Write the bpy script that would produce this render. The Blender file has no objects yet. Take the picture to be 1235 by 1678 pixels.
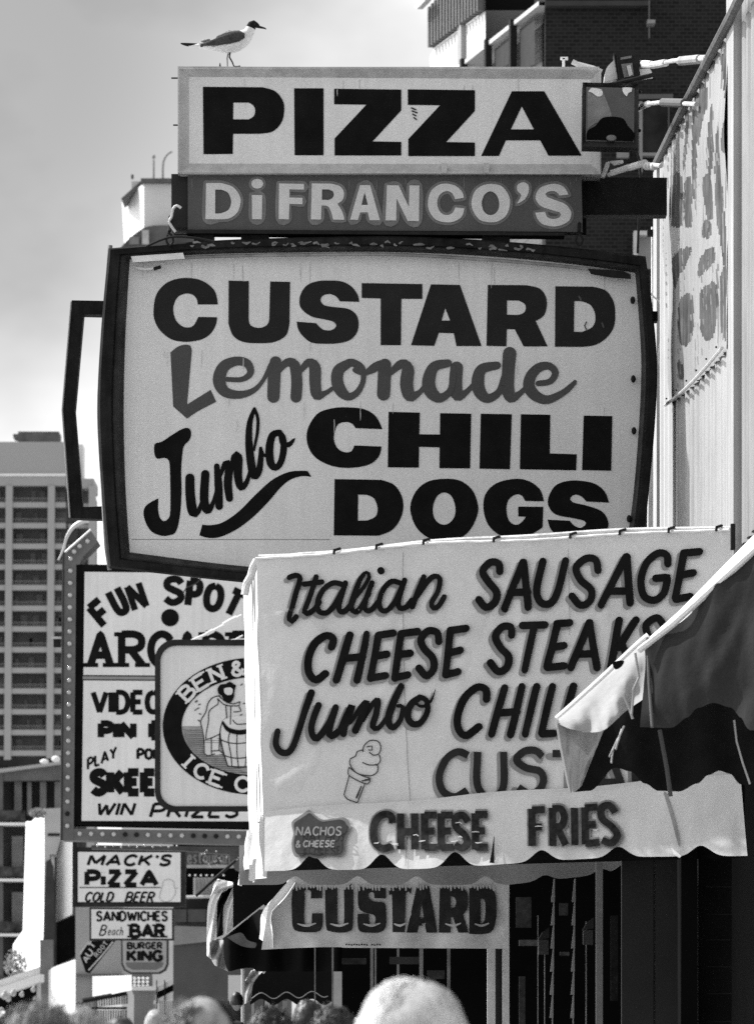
import bpy, math, random
from mathutils import Vector, noise
from mathutils.geometry import tessellate_polygon
random.seed(7)
S = bpy.context.scene
COL = S.collection
# ---------------------------------------------------------------- camera
F, CX, HY, CZ = 9000.0, 617.5, 1665.0, 1.6       # focal length in photo pixels, axis, horizon row, eye height
cd = bpy.data.cameras.new('camera'); cam = bpy.data.objects.new('camera', cd); COL.objects.link(cam)
cam.location = (0, 0, CZ); cam.rotation_euler = (math.pi/2, 0, 0)
cd.sensor_fit = 'VERTICAL'; cd.sensor_height = 36; cd.sensor_width = 26.5
cd.lens = 36*F/1678; cd.shift_y = (HY-839)/1678; cd.clip_start = .5; cd.clip_end = 6000
cd.dof.use_dof = True; cd.dof.focus_distance = 26.5; cd.dof.aperture_fstop = 15
S.camera = cam
# ---------------------------------------------------------------- light
SUN = Vector((-.60, .33, .73)).normalized()      # towards the sun: high, from the sea side, a little behind the signs
W = bpy.data.worlds.new('World'); S.world = W; W.use_nodes = True
nt = W.node_tree; nt.nodes.clear(); N = nt.nodes.new; Lk = nt.links.new
out = N('ShaderNodeOutputWorld'); bg = N('ShaderNodeBackground'); sky = N('ShaderNodeTexSky')
sky.sky_type = 'NISHITA'; sky.sun_disc = False; sky.sun_elevation = math.asin(SUN.z)
sky.sun_rotation = math.atan2(SUN.x, SUN.y); sky.dust_density = 1.5; sky.air_density = 1.0
bw = N('ShaderNodeRGBToBW'); tc = N('ShaderNodeTexCoord'); mp = N('ShaderNodeMapping')
mp.inputs['Scale'].default_value = (1, 1, 1.6); mp.inputs['Location'].default_value = (.07, 0, .02)
nz = N('ShaderNodeTexNoise'); nz.inputs['Scale'].default_value = 9.0; nz.inputs['Detail'].default_value = 5; nz.inputs['Roughness'].default_value = .5
cr = N('ShaderNodeValToRGB'); cr.color_ramp.elements[0].position = .33; cr.color_ramp.elements[0].color = (.46, .46, .46, 1)
cr.color_ramp.elements[1].position = .56; cr.color_ramp.elements[1].color = (.88, .88, .88, 1)
mu = N('ShaderNodeMath'); mu.operation = 'MULTIPLY'
Lk(tc.outputs['Generated'], mp.inputs['Vector']); Lk(mp.outputs[0], nz.inputs['Vector']); Lk(nz.outputs[0], cr.inputs[0])
Lk(sky.outputs[0], bw.inputs[0]); Lk(bw.outputs[0], mu.inputs[0]); Lk(cr.outputs[0], mu.inputs[1])
cv = N('ShaderNodeVectorMath'); cv.operation = 'DISTANCE'; cv.inputs[1].default_value = (-.075, .982, .172)   # a grey cloud bank low over the sea side
cm_ = N('ShaderNodeMapRange'); cm_.interpolation_type = 'SMOOTHSTEP'; cm_.inputs['From Min'].default_value = .02; cm_.inputs['From Max'].default_value = .13
cm_.inputs['To Min'].default_value = .28; cm_.inputs['To Max'].default_value = 1.0; mu2 = N('ShaderNodeMath'); mu2.operation = 'MULTIPLY'
Lk(tc.outputs['Generated'], cv.inputs[0]); Lk(cv.outputs['Value'], cm_.inputs['Value']); Lk(mu.outputs[0], mu2.inputs[0]); Lk(cm_.outputs[0], mu2.inputs[1])
Lk(mu2.outputs[0], bg.inputs['Color']); Lk(bg.outputs[0], out.inputs[0]); bg.inputs['Strength'].default_value = .15
sd = bpy.data.lights.new('sun', 'SUN'); sd.energy = 2.1; sd.angle = math.radians(.6); sd.color = (1, 1, 1)
so = bpy.data.objects.new('sun', sd); COL.objects.link(so); so.rotation_euler = SUN.to_track_quat('Z', 'Y').to_euler()
S.view_settings.view_transform = 'Standard'; S.view_settings.look = 'None'
S.view_settings.exposure = 1.5; S.view_settings.gamma = 1; S.view_settings.use_curve_mapping = False
S.cycles.use_denoising = False; S.cycles.max_bounces = 6; S.cycles.use_adaptive_sampling = False

# ---------------------------------------------------------------- materials (the film is black and white: every colour is a grey)
MATS = {}
def mat(name, g, rough=.7, var=.12, scale=6, bump=.0, bscale=60, spec=.25, grain=.05, streak=0, trans=0, metal=0):
    if name in MATS: return MATS[name]
    if g < .06 and spec < .3: spec = min(spec, .04)
    m = bpy.data.materials.new(name); m.use_nodes = True; t = m.node_tree; n = t.nodes.new; l = t.links.new
    b = t.nodes['Principled BSDF']; b.inputs['Roughness'].default_value = rough
    b.inputs['Specular IOR Level'].default_value = spec; b.inputs['Metallic'].default_value = metal
    c = n('ShaderNodeTexCoord')
    a = n('ShaderNodeTexNoise'); a.inputs['Scale'].default_value = scale; a.inputs['Detail'].default_value = 6; a.inputs['Roughness'].default_value = .6
    l(c.outputs['Object'], a.inputs['Vector'])
    r = n('ShaderNodeMapRange'); r.inputs['From Min'].default_value = .3; r.inputs['From Max'].default_value = .7
    r.inputs['To Min'].default_value = g*(1-var); r.inputs['To Max'].default_value = g*(1+var); l(a.outputs[0], r.inputs[0])
    v = r.outputs[0]
    if grain:
        a2 = n('ShaderNodeTexNoise'); a2.inputs['Scale'].default_value = 170; a2.inputs['Detail'].default_value = 1
        l(c.outputs['Object'], a2.inputs['Vector'])
        r2 = n('ShaderNodeMapRange'); r2.inputs['From Min'].default_value = .25; r2.inputs['From Max'].default_value = .75
        r2.inputs['To Min'].default_value = 1-grain; r2.inputs['To Max'].default_value = 1+grain; l(a2.outputs[0], r2.inputs[0])
        k = n('ShaderNodeMath'); k.operation = 'MULTIPLY'; l(v, k.inputs[0]); l(r2.outputs[0], k.inputs[1]); v = k.outputs[0]
    if streak:                                   # rain streaks running down
        mpp = n('ShaderNodeMapping'); mpp.inputs['Scale'].default_value = (22, 22, .5); l(c.outputs['Object'], mpp.inputs[0])
        a3 = n('ShaderNodeTexNoise'); a3.inputs['Scale'].default_value = 1; a3.inputs['Detail'].default_value = 4; l(mpp.outputs[0], a3.inputs['Vector'])
        r3 = n('ShaderNodeMapRange'); r3.inputs['From Min'].default_value = .35; r3.inputs['From Max'].default_value = .6
        r3.inputs['To Min'].default_value = 1-streak; r3.inputs['To Max'].default_value = 1; l(a3.outputs[0], r3.inputs[0])
        k = n('ShaderNodeMath'); k.operation = 'MULTIPLY'; l(v, k.inputs[0]); l(r3.outputs[0], k.inputs[1]); v = k.outputs[0]
    l(v, b.inputs['Base Color'])
    if bump:
        a4 = n('ShaderNodeTexNoise'); a4.inputs['Scale'].default_value = bscale; a4.inputs['Detail'].default_value = 4
        l(c.outputs['Object'], a4.inputs['Vector']); bp = n('ShaderNodeBump'); bp.inputs['Strength'].default_value = bump
        bp.inputs['Distance'].default_value = .01; l(a4.outputs[0], bp.inputs['Height']); l(bp.outputs[0], b.inputs['Normal'])
    if trans:
        tr = n('ShaderNodeBsdfTranslucent'); l(v, tr.inputs['Color']); mx = n('ShaderNodeMixShader'); mx.inputs[0].default_value = trans
        l(b.outputs[0], mx.inputs[1]); l(tr.outputs[0], mx.inputs[2]); l(mx.outputs[0], t.nodes['Material Output'].inputs['Surface'])
    MATS[name] = m; return m
def brickmat(name, g, g2, sc):
    if name in MATS: return MATS[name]
    m = mat(name, g, .9, 0, grain=0); t = m.node_tree; b = t.nodes['Principled BSDF']
    c = t.nodes.new('ShaderNodeTexCoord'); br = t.nodes.new('ShaderNodeTexBrick'); mpn = t.nodes.new('ShaderNodeMapping')
    mpn.inputs['Rotation'].default_value = (math.radians(90), 0, 0)
    br.inputs['Color1'].default_value = (g,)*3+(1,); br.inputs['Color2'].default_value = (g*1.7,)*3+(1,); br.inputs['Mortar'].default_value = (g2,)*3+(1,)
    br.inputs['Scale'].default_value = sc; br.inputs['Mortar Size'].default_value = .03
    t.links.new(c.outputs['Object'], mpn.inputs[0]); t.links.new(mpn.outputs[0], br.inputs['Vector']); t.links.new(br.outputs[0], b.inputs['Base Color'])
    return m
FACE = mat('sign_face_paint', .74, .45, .06, 2.2, streak=.05, grain=.07)
FACE2 = mat('sign_face_white', .76, .5, .06, 2, streak=.07, grain=.07)
BLACK = mat('black_paint', .009, .7, .3, 8, spec=.05, grain=.1)
DKRED = mat('dark_lettering_paint', .024, .6, .15, 6, spec=.15, grain=.1)
MIDRED = mat('mid_grey_lettering_paint', .075, .6, .1, 6, spec=.15)
SHADOWP = mat('grey_drop_paint', .22, .7, .12, 8)
NAMEBG = mat('name_board_paint', .085, .6, .12, 4, streak=.1, grain=.1)
NAMELT = mat('name_letter_paint', .62, .6, .08, 10)
NAMEHALO = mat('name_halo_paint', .17, .6, .2, 10)
METAL = mat('painted_metal_light', .50, .5, .15, 5, bump=.15, bscale=15, grain=.1, streak=.15)
FRAMEM = mat('rusty_dark_frame', .02, .6, .5, 7, bump=.4, bscale=30, grain=.2, streak=.3)
FRAMEL = mat('worn_brown_frame', .05, .6, .5, 7, bump=.4, bscale=30, grain=.2, streak=.3)
IRON = mat('dark_iron', .022, .6, .3, 10, bump=.2)
GALV = mat('galvanised_steel', .62, .4, .25, 8, bump=.3, grain=.1)
CANV = mat('banner_canvas', .62, .85, .06, 4, bump=.25, bscale=25, trans=.12, grain=.06)
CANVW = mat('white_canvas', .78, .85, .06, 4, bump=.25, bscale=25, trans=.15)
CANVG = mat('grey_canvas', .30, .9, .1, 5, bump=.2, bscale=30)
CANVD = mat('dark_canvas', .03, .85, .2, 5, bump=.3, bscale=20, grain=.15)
CANVK = mat('black_canvas', .009, .85, .2, 5, bump=.3, bscale=20)
CANVM = mat('custard_canvas', .62, .85, .15, 6, bump=.3, bscale=25)
WHITEW = mat('white_stucco', .8, .8, .05, .5)
CONC = mat('pale_concrete', .55, .85, .12, .6)
DKGL = mat('dark_window', .05, .4, .5, .6, spec=.3)
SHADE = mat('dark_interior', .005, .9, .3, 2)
WOODD = mat('dark_painted_wood', .022, .7, .25, 5, streak=.2, grain=.15)
SIDING = mat('metal_siding', .42, .45, .10, 4, streak=.25, grain=.08)
PRINT = mat('faded_print', .085, .8, .5, 8, streak=.4)

# ---------------------------------------------------------------- helpers
def P(x, y, Y): return Vector(((x-CX)*Y/F, Y, 0 if y >= 1700 and Y < 262 else CZ+(HY-y)*Y/F))   # rows from 1700 on mean 'down to the ground'
class Plane:                                     # a vertical plane through two points of the plan; at(x, y) is the point of it seen there
    def __init__(s, xa, Ya, xb, Yb):
        s.a = Vector(((xa-CX)*Ya/F, Ya)); s.b = Vector(((xb-CX)*Yb/F, Yb)); d = s.b-s.a
        s.d = d; n_ = Vector((d.y, -d.x)).normalized()
        if n_.dot(-s.a) < 0: n_ = -n_
        s.n = Vector((n_.x, n_.y, 0))
    def Y(s, x):
        k = (x-CX)/F; return (s.a.x*s.d.y-s.a.y*s.d.x)/(k*s.d.y-s.d.x)
    def __call__(s, x, y, off=0): return P(x, y, s.Y(x))+s.n*off
def flatp(Y): return lambda x, y, off=0: P(x, y, Y)+Vector((0, -off, 0))
base = {}
def tag(o, label=None, cat=None, group=None, kind=None):
    for k, v in (('label', label), ('category', cat), ('group', group), ('kind', kind)):
        if v: o[k] = v
    return o
def thing(name, loc, label, cat, group=None):
    o = bpy.data.objects.new(name, None); COL.objects.link(o); o.location = loc; o.empty_display_size = .2
    base[o] = Vector(loc); return tag(o, label, cat, group)
def part(name, vf, m, parent=None, label=None, smooth=False, mids=None):
    v, f = vf[:2]
    b = base.get(parent, Vector((0, 0, 0)))
    if parent is None and v:
        b = Vector((sum(p[0] for p in v)/len(v), sum(p[1] for p in v)/len(v), min(p[2] for p in v)))
    me = bpy.data.meshes.new(name); me.from_pydata([tuple(Vector(p)-b) for p in v], [], f)
    ms = m if isinstance(m, (list, tuple)) else [m]
    for x in ms: me.materials.append(x)
    if mids: me.polygons.foreach_set('material_index', mids)
    if smooth: me.polygons.foreach_set('use_smooth', [True]*len(me.polygons))
    me.update(); o = bpy.data.objects.new(name, me); COL.objects.link(o)
    if parent is not None: o.parent = parent; base[o] = b
    else: o.location = b; base[o] = b
    if label: o['label'] = label
    return o
def join(*vfs):
    V, G = [], []
    for v, f in vfs:
        n = len(V); V += list(v); G += [tuple(i+n for i in q) for q in f]
    return V, G
def wbox(x0, x1, y0, y1, z0, z1):
    v = [(x, y, z) for z in (z0, z1) for y in (y0, y1) for x in (x0, x1)]
    return v, [(0, 2, 3, 1), (4, 5, 7, 6), (0, 1, 5, 4), (2, 6, 7, 3), (0, 4, 6, 2), (1, 3, 7, 5)]
def pbox(x0, y0, x1, y1, Y, d):                  # a box whose front face spans these picture coordinates at distance Y, d deep
    a, b = P(x0, y1, Y), P(x1, y0, Y); return wbox(min(a.x, b.x), max(a.x, b.x), Y, Y+d, min(a.z, b.z), max(a.z, b.z))
def prism(pts, M, d, back=True, hole=None):      # outline on surface M, extruded d behind it
    n_ = len(pts); f0 = [M(x, y, 0) for x, y in pts]; nb = M(pts[0][0], pts[0][1], -1)-M(pts[0][0], pts[0][1], 0)
    f1 = [p+nb*d for p in f0]; fs = []
    loops = [[Vector((x, -y, 0)) for x, y in pts]]
    for t in tessellate_polygon(loops): fs.append(tuple(t)); fs.append(tuple(i+n_ for i in reversed(t)))
    for i in range(n_): j = (i+1) % n_; fs.append((i, j, j+n_, i+n_))
    return f0+f1, fs
def ring(outer, inner, Mo, Mi):                  # band between two loops with as many points
    n_ = len(outer); v = [Mo(*p) for p in outer]+[Mi(*p) for p in inner]
    return v, [(i, (i+1) % n_, (i+1) % n_+n_, i+n_) for i in range(n_)]
def tube(pts, r, n=8, r2=None):
    pts = [Vector(p) for p in pts]; V, G = [], []
    for i, p in enumerate(pts):
        d = (pts[min(i+1, len(pts)-1)]-pts[max(i-1, 0)]).normalized()
        a = d.cross(Vector((0, .3, 1))); a = a.normalized() if a.length > 1e-4 else Vector((1, 0, 0)); b = d.cross(a).normalized()
        rr = r if r2 is None else r+(r2-r)*i/(len(pts)-1)
        for k in range(n): t = 2*math.pi*k/n; V.append(p+a*math.cos(t)*rr+b*math.sin(t)*rr)
    for i in range(len(pts)-1):
        for k in range(n): G.append((i*n+k, i*n+(k+1) % n, (i+1)*n+(k+1) % n, (i+1)*n+k))
    G.append(tuple(range(n))); G.append(tuple((len(pts)-1)*n+k for k in range(n))); return V, G
def ball(c, rx, ry, rz, nu=16, nv=10, dome=1.0):
    V, G = [], []
    for j in range(nv+1):
        ph = math.pi*dome*j/nv
        for i in range(nu): t = 2*math.pi*i/nu; V.append((c[0]+rx*math.sin(ph)*math.cos(t), c[1]+ry*math.sin(ph)*math.sin(t), c[2]+rz*math.cos(ph)))
    for j in range(nv):
        for i in range(nu): G.append((j*nu+i, j*nu+(i+1) % nu, (j+1)*nu+(i+1) % nu, (j+1)*nu+i))
    return V, G
def grid(M, x0, x1, y0f, y1f, nx, ny, off=lambda x, y: 0, thick=0):   # cloth: y0f(x) top row, y1f(x) bottom row
    V, G = [], []
    for j in range(ny+1):
        for i in range(nx+1):
            x = x0+(x1-x0)*i/nx; a, b = y0f(x), y1f(x); y = a+(b-a)*j/ny; V.append(M(x, y, off(x, y)))
    for j in range(ny):
        for i in range(nx): k = j*(nx+1)+i; G.append((k, k+1, k+nx+2, k+nx+1))
    return V, G
def cm(pts, step=4.0, closed=False):             # Catmull-Rom through tuples; a point ending in True is a corner
    P_ = [tuple(float(c) for c in p[:-1]) if isinstance(p[-1], bool) else tuple(map(float, p)) for p in pts]
    C_ = [isinstance(p[-1], bool) for p in pts]; n = len(P_); res = []
    for i in range(n if closed else n-1):
        p1, p2 = P_[i], P_[(i+1) % n]
        p0 = p1 if (C_[i] or (not closed and i == 0)) else P_[i-1]
        p3 = p2 if (C_[(i+1) % n] or (not closed and i == n-2)) else P_[(i+2) % n]
        L = math.dist(p1[:2], p2[:2]); k = max(1, int(L/step))
        if C_[i] and C_[(i+1) % n]: k = 1 if closed else k
        for s in range(k):
            t = s/k; t2 = t*t; t3 = t2*t
            if C_[i] and C_[(i+1) % n]: res.append(tuple(a+(b-a)*t for a, b in zip(p1, p2)))
            else: res.append(tuple(.5*(2*b+(c-a)*t+(2*a-5*b+4*c-d)*t2+(3*b-a-3*c+d)*t3) for a, b, c, d in zip(p0, p1, p2, p3)))
    if not closed: res.append(P_[-1])
    return res
def pp(s, z=(0, 0, 1)):                          # 'x,y x,yc ...' in an enlarged view z = (x0, y0, scale) of the sign
    r = []
    for w in s.split():
        c = w.endswith('c'); q = [float(a) for a in w.rstrip('c').split(',')]
        q[0] = z[0]+q[0]/z[2]; q[1] = z[1]+q[1]/z[2]
        if len(q) > 2: q[2] = q[2]/z[2]
        r.append(tuple(q)+((True,) if c else ()))
    return r
def glyph(M, outer, holes=(), off=.003, z=(0, 0, 1), step=3.0):
    loops = [[(p[0], p[1]) for p in cm(pp(s, z), step, True)] for s in (outer,)+tuple(holes)]
    flat = [p for lp in loops for p in lp]
    return [M(p[0], p[1], off) for p in flat], [tuple(t) for t in tessellate_polygon([[Vector((x, -y, 0)) for x, y in lp] for lp in loops])]
ZC = [0]
def stroke(M, pts, w=None, off=.004, cap='round', step=3.5):
    q = cm([p if (len(p) > 2 and not isinstance(p[2], bool)) or w is None else (p[0], p[1], w)+tuple(p[2:]) for p in pts], step)
    V, G = [], []; ZC[0] = (ZC[0]+1) % 12; off += ZC[0]*.00015; n = len(q)
    for i, (x, y, ww) in enumerate(q):
        a, b = q[max(0, i-1)], q[min(n-1, i+1)]; dx, dy = b[0]-a[0], b[1]-a[1]; L = math.hypot(dx, dy) or 1
        nx, ny = -dy/L*ww/2, dx/L*ww/2; o = off+i*.00001
        V += [M(x+nx, y+ny, o), M(x, y, o), M(x-nx, y-ny, o)]
    for i in range(n-1): G += [(3*i, 3*i+1, 3*i+4, 3*i+3), (3*i+1, 3*i+2, 3*i+5, 3*i+4)]
    if cap == 'round':
        for e in (0, n-1):
            x, y, ww = q[e]; a = q[1] if e == 0 else q[n-2]; t0 = math.atan2(y-a[1], x-a[0]); c = len(V); V.append(M(x, y, off+.00002*e))
            for k in range(9): t = t0-math.pi/2+math.pi*k/8; V.append(M(x+math.cos(t)*ww/2, y+math.sin(t)*ww/2, off+.00002*e))
            for k in range(8): G.append((c, c+1+k, c+2+k))
    return V, G
def strokes(M, lst, w, z=(0, 0, 1), off=.004, cap='round', dx=0, dy=0):
    return join(*[stroke(M, [(p[0]+dx, p[1]+dy)+tuple(p[2:]) for p in pp(s, z)], w, off, cap) for s in lst])
FONT = {
'A': (.8, ['0,1 .4,0c .8,1', '.15,.68 .65,.68']), 'B': (.68, ['0,0 0,1', '0,0c .38,0 .6,.12 .6,.36 .38,.48 0,.48', '0,.48c .42,.48 .68,.6 .68,.88 .42,1 0,1']),
'C': (.65, ['.65,.2 .52,.04 .3,0 .08,.18 0,.5 .08,.82 .3,1 .52,.96 .65,.8']), 'D': (.68, ['0,0 0,1', '0,0 .3,0 .56,.14 .67,.5 .56,.86 .3,1 0,1']),
'E': (.55, ['0,0 0,1', '0,0 .55,0', '0,.48 .45,.48', '0,1 .55,1']), 'F': (.55, ['0,0 0,1', '0,0 .55,0', '0,.48 .45,.48']),
'G': (.7, ['.65,.2 .52,.04 .3,0 .08,.18 0,.5 .08,.82 .3,1 .55,.95 .68,.8c .68,.55c .4,.55']), 'H': (.65, ['0,0 0,1', '.65,0 .65,1', '0,.48 .65,.48']),
'I': (.02, ['0,0 0,1']), 'K': (.65, ['0,0 0,1', '.62,0 .05,.58', '.2,.42 .66,1']), 'L': (.5, ['0,0 0,1', '0,1 .5,1']),
'M': (.85, ['0,1 0,0', '0,0 .42,.8', '.42,.8 .85,0', '.85,0 .85,1']), 'N': (.7, ['0,1 0,0', '0,0 .7,1', '.7,1 .7,0']),
'O': (.72, ['.36,0 .1,.13 0,.5 .1,.87 .36,1 .62,.87 .72,.5 .62,.13 .36,0']), 'P': (.6, ['0,0 0,1', '0,0c .38,0 .6,.12 .6,.4 .38,.53 0,.53']),
'R': (.65, ['0,0 0,1', '0,0c .38,0 .6,.12 .6,.38 .38,.5 0,.5', '.28,.5 .65,1']), 'S': (.6, ['.58,.17 .45,.02 .25,0 .05,.1 .04,.33 .28,.47 .54,.6 .58,.82 .4,.98 .2,1 0,.85']),
'T': (.65, ['0,0 .65,0', '.32,0 .32,1']), 'U': (.66, ['0,0c 0,.65 .1,.94 .33,1 .56,.94 .66,.65 .66,0c']), 'V': (.75, ['0,0 .37,1', '.37,1 .75,0']),
'W': (1.05, ['0,0 .27,1', '.27,1 .52,.15', '.52,.15 .78,1', '.78,1 1.05,0']), 'Y': (.7, ['0,0 .35,.5', '.7,0 .35,.5', '.35,.5 .35,1']),
'Z': (.6, ['0,0 .6,0', '.6,0 0,1', '0,1 .6,1']), "'": (.05, ['.05,0 0,.25']), ' ': (.35, []),
'&': (.65, ['.65,1 .15,.35 .12,.12 .28,0 .42,.12 .36,.3 .06,.6 .04,.85 .25,1 .46,.88 .62,.55']),
'i': (.02, ['0,.35 0,1', '0,.05 0,.06']), 'a': (.5, ['.45,.5 .25,.35 .05,.5 .02,.75 .2,1 .42,.85 .48,.4', '.48,.4 .46,.85 .58,1']),
'c': (.45, ['.45,.45 .25,.35 0,.65 .2,1 .45,.9']), 'e': (.45, ['.03,.68 .42,.65 .35,.4 .2,.35 0,.6 .1,.95 .3,1 .48,.85']),
'n': (.45, ['0,.35 0,1', '0,.55 .25,.35 .42,.5 .42,1']), 'r': (.35, ['0,.35 0,1', '0,.6 .2,.38 .35,.4']), 's': (.4, ['.38,.42 .2,.35 .03,.48 .2,.65 .38,.8 .2,1 0,.92']),
't': (.35, ['.15,.1 .15,.9 .35,1', '0,.38 .33,.38']), 'u': (.45, ['0,.35 0,.8 .15,1 .4,.8', '.43,.35 .43,1']), 'h': (.45, ['0,0 0,1', '0,.6 .25,.38 .42,.5 .42,1']),
'o': (.45, ['.22,.35 .02,.5 0,.8 .2,1 .42,.85 .44,.55 .22,.35']), 'l': (.02, ['0,0 0,1']), 'b': (.45, ['0,0 0,1', '0,.6 .25,.38 .44,.65 .25,1 0,.9']), 'm': (.7, ['0,.35 0,1', '0,.5 .2,.37 .35,.5 .35,1', '.35,.5 .52,.37 .68,.5 .68,1'])}
def text(M, s, x0, y0, x1, y1, sw, slant=0, rise=0, serif=False, off=.004, gap=.28, cap='butt'):
    h = y1-y0; tot = sum(FONT[c][0] for c in s)+gap*(len(s)-1); k = (x1-x0)/tot; cx = x0; out_ = []
    for ch in s:
        w, ss = FONT[ch]
        for st in ss:
            pts = []
            for wd in st.split():
                c = wd.endswith('c'); a, b = map(float, wd.rstrip('c').split(','))
                X = cx+a*k; pts.append((X+slant*(1-b)*h, y0+b*h+rise*(X-x0))+((True,) if c else ()))
            out_.append(stroke(M, pts, sw, off, cap, step=2.5))
            if serif and len(pts) == 2 and abs(pts[0][1]-pts[1][1]) > .5*h:
                for e in pts: out_.append(stroke(M, [(e[0]-sw*.95, e[1]), (e[0]+sw*.95, e[1])], sw*.45, off, cap))
        cx += (w+gap)*k
    return join(*out_)
def letter(M, ch, cx, cy, w, h, rot, sw, off=.004, serif=False, cap='butt'):   # one letter centred at cx,cy, turned by rot degrees clockwise
    W_, ss = FONT[ch]; c_, s_ = math.cos(math.radians(rot)), math.sin(math.radians(rot)); out_ = []
    tr = lambda a, b: (cx+a*c_-b*s_, cy+a*s_+b*c_)
    for st in ss:
        pts = []
        for wd in st.split():
            c = wd.endswith('c'); a, b = map(float, wd.rstrip('c').split(','))
            pts.append(tr(((a/W_)-.5)*w if W_ > .1 else 0, (b-.5)*h)+((True,) if c else ()))
        out_.append(stroke(M, pts, sw, off, cap, step=2))
        if serif:
            for wd in (st.split()[0], st.split()[-1]):
                a, b = map(float, wd.rstrip('c').split(','))
                if b in (0., 1.) and len(st.split()) <= 3:
                    a = ((a/W_)-.5)*w if W_ > .1 else 0; b = (b-.5)*h
                    out_.append(stroke(M, [tr(a-sw, b), tr(a+sw, b)], sw*.55, off, cap))
    return join(*out_)
def wr(seed, amp, sx=90, sy=140):                # soft wrinkles of hanging cloth
    return lambda x, y: amp*noise.noise(Vector((x/sx, y/sy, seed)))+amp*.35*noise.noise(Vector((x/sx*2.3+y/sy, y/sy*1.7, seed+5)))

# ================================================================ the setting
g = part('ground', ([(-900, -20, -.5), (900, -20, -.5), (900, 2500, -.5), (-900, 2500, -.5)], [(0, 1, 2, 3)]), mat('sand', .30, .9, .2, .3)); tag(g, kind='structure')
bw_ = part('boardwalk', wbox(-7, 1.5, -5, 330, -.3, 0), mat('weathered_planks', .28, .85, .3, 3, streak=.1)); tag(bw_, kind='structure')
# ================================================================ shop front on the right: corrugated wall, dark shop below
WL = Plane(1080, 29.97, 1200, 23.8); XW = WL.a.x
shop = thing('shop_building', (3.5, 27, 0), 'pale corrugated metal shop wall with dark shop front under the awnings', 'building')
def corr(Y0, Y1, z0, z1, pitch, amp, x, slope=0):
    V, G = [], []; n = int((Y1-Y0)/pitch*6)
    for i in range(n+1):
        y = Y0+(Y1-Y0)*i/n; ph = (i % 6)/6; a = amp*(1 if ph < .34 else 0 if .45 < ph < .9 else .5)
        V += [(x-a, y, z0), (x-a, y, z1 if not slope else z1+(y-23.2)*slope)]
    for i in range(n): G.append((2*i, 2*i+1, 2*i+3, 2*i+2))
    return V, G
part('siding_sheet', corr(23.75, 29.6, 3.6, 5.84, .40, .022, XW, .059), SIDING, shop)
part('siding_sheet', corr(20.2, 23.3, 3.6, 8.2, .30, .016, XW+.02), mat('grey_siding', .27, .5, .12, 4, streak=.3), shop, 'plainer siding nearest the street corner')
part('wall_core', join(wbox(XW+.03, 7, 23.4, 29.9, 3.3, 5.8), wbox(XW+.05, 7, 19.8, 23.3, 3.3, 8.1)), CONC, shop)
part('corner_post', wbox(XW-.03, XW+.05, 23.3, 23.78, 3.3, 8.3), mat('mid_grey_trim', .40, .6, .1, 4, streak=.3), shop)
part('corner_trim', wbox(XW-.035, XW+.06, 29.6, 29.97, 3.0, 6.2), SIDING, shop)
part('eave_rail', tube([(XW-.03, 29.97, 6.23), (XW-.045, 26.5, 6.02), (XW-.045, 23.2, 5.83), (XW-.045, 20.5, 5.7)], .022), mat('worn_rail', .12, .6, .3, 8), shop)
# the dark shop front
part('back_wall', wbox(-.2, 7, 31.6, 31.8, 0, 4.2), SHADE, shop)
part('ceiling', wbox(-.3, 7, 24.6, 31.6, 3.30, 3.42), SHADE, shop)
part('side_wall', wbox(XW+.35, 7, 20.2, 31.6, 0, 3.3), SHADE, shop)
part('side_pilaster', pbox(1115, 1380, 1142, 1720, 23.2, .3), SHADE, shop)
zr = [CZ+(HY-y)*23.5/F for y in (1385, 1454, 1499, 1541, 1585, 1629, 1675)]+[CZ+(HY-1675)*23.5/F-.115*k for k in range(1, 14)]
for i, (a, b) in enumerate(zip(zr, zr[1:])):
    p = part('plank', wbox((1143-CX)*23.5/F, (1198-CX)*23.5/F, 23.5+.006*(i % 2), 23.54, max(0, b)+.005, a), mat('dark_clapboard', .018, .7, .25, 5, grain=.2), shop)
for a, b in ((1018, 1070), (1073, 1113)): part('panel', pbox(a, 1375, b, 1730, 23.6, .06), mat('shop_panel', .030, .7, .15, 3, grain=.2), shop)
for x0, x1, Yp, m in ((798, 811, 27.4, CANVM), (811.5, 822, 27.5, WOODD), (823, 834, 27.4, CANVM), (976, 987, 25.5, mat('post_grey', .20, .7, .2, 5, grain=.2))):
    part('post', pbox(x0, 1400, x1, 1760, Yp, .05), m, shop)
for x, w, yt, Yp in ((609, 5, 1550, 28), (652, 4, 1575, 28.4), (690, 6, 1552, 28.2), (735, 5, 1550, 28.6), (615, 3, 1590, 27.8), (892, 1.5, 1610, 28), (881, 1, 1560, 28), (960, 1.5, 1570, 28), (545, 3, 1600, 29), (516, 2, 1600, 29)):
    part('mullion', pbox(x-w/2, yt-60, x+w/2, 1760, Yp, .02), mat('dull_aluminium', .20, .5, .35, 12), shop)
for x in (907, 941):                             # louvred shutters seen edge on
    for k in range(7):
        y = 1440+k*38; xs = x-k*.5
        part('slat', prism([(xs, y), (xs+1.5, y), (xs+1.5, y+38), (xs-4.5, y+38)], flatp(27), .03), mat('slat_paint', .26, .7, .15, 8), shop)
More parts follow.
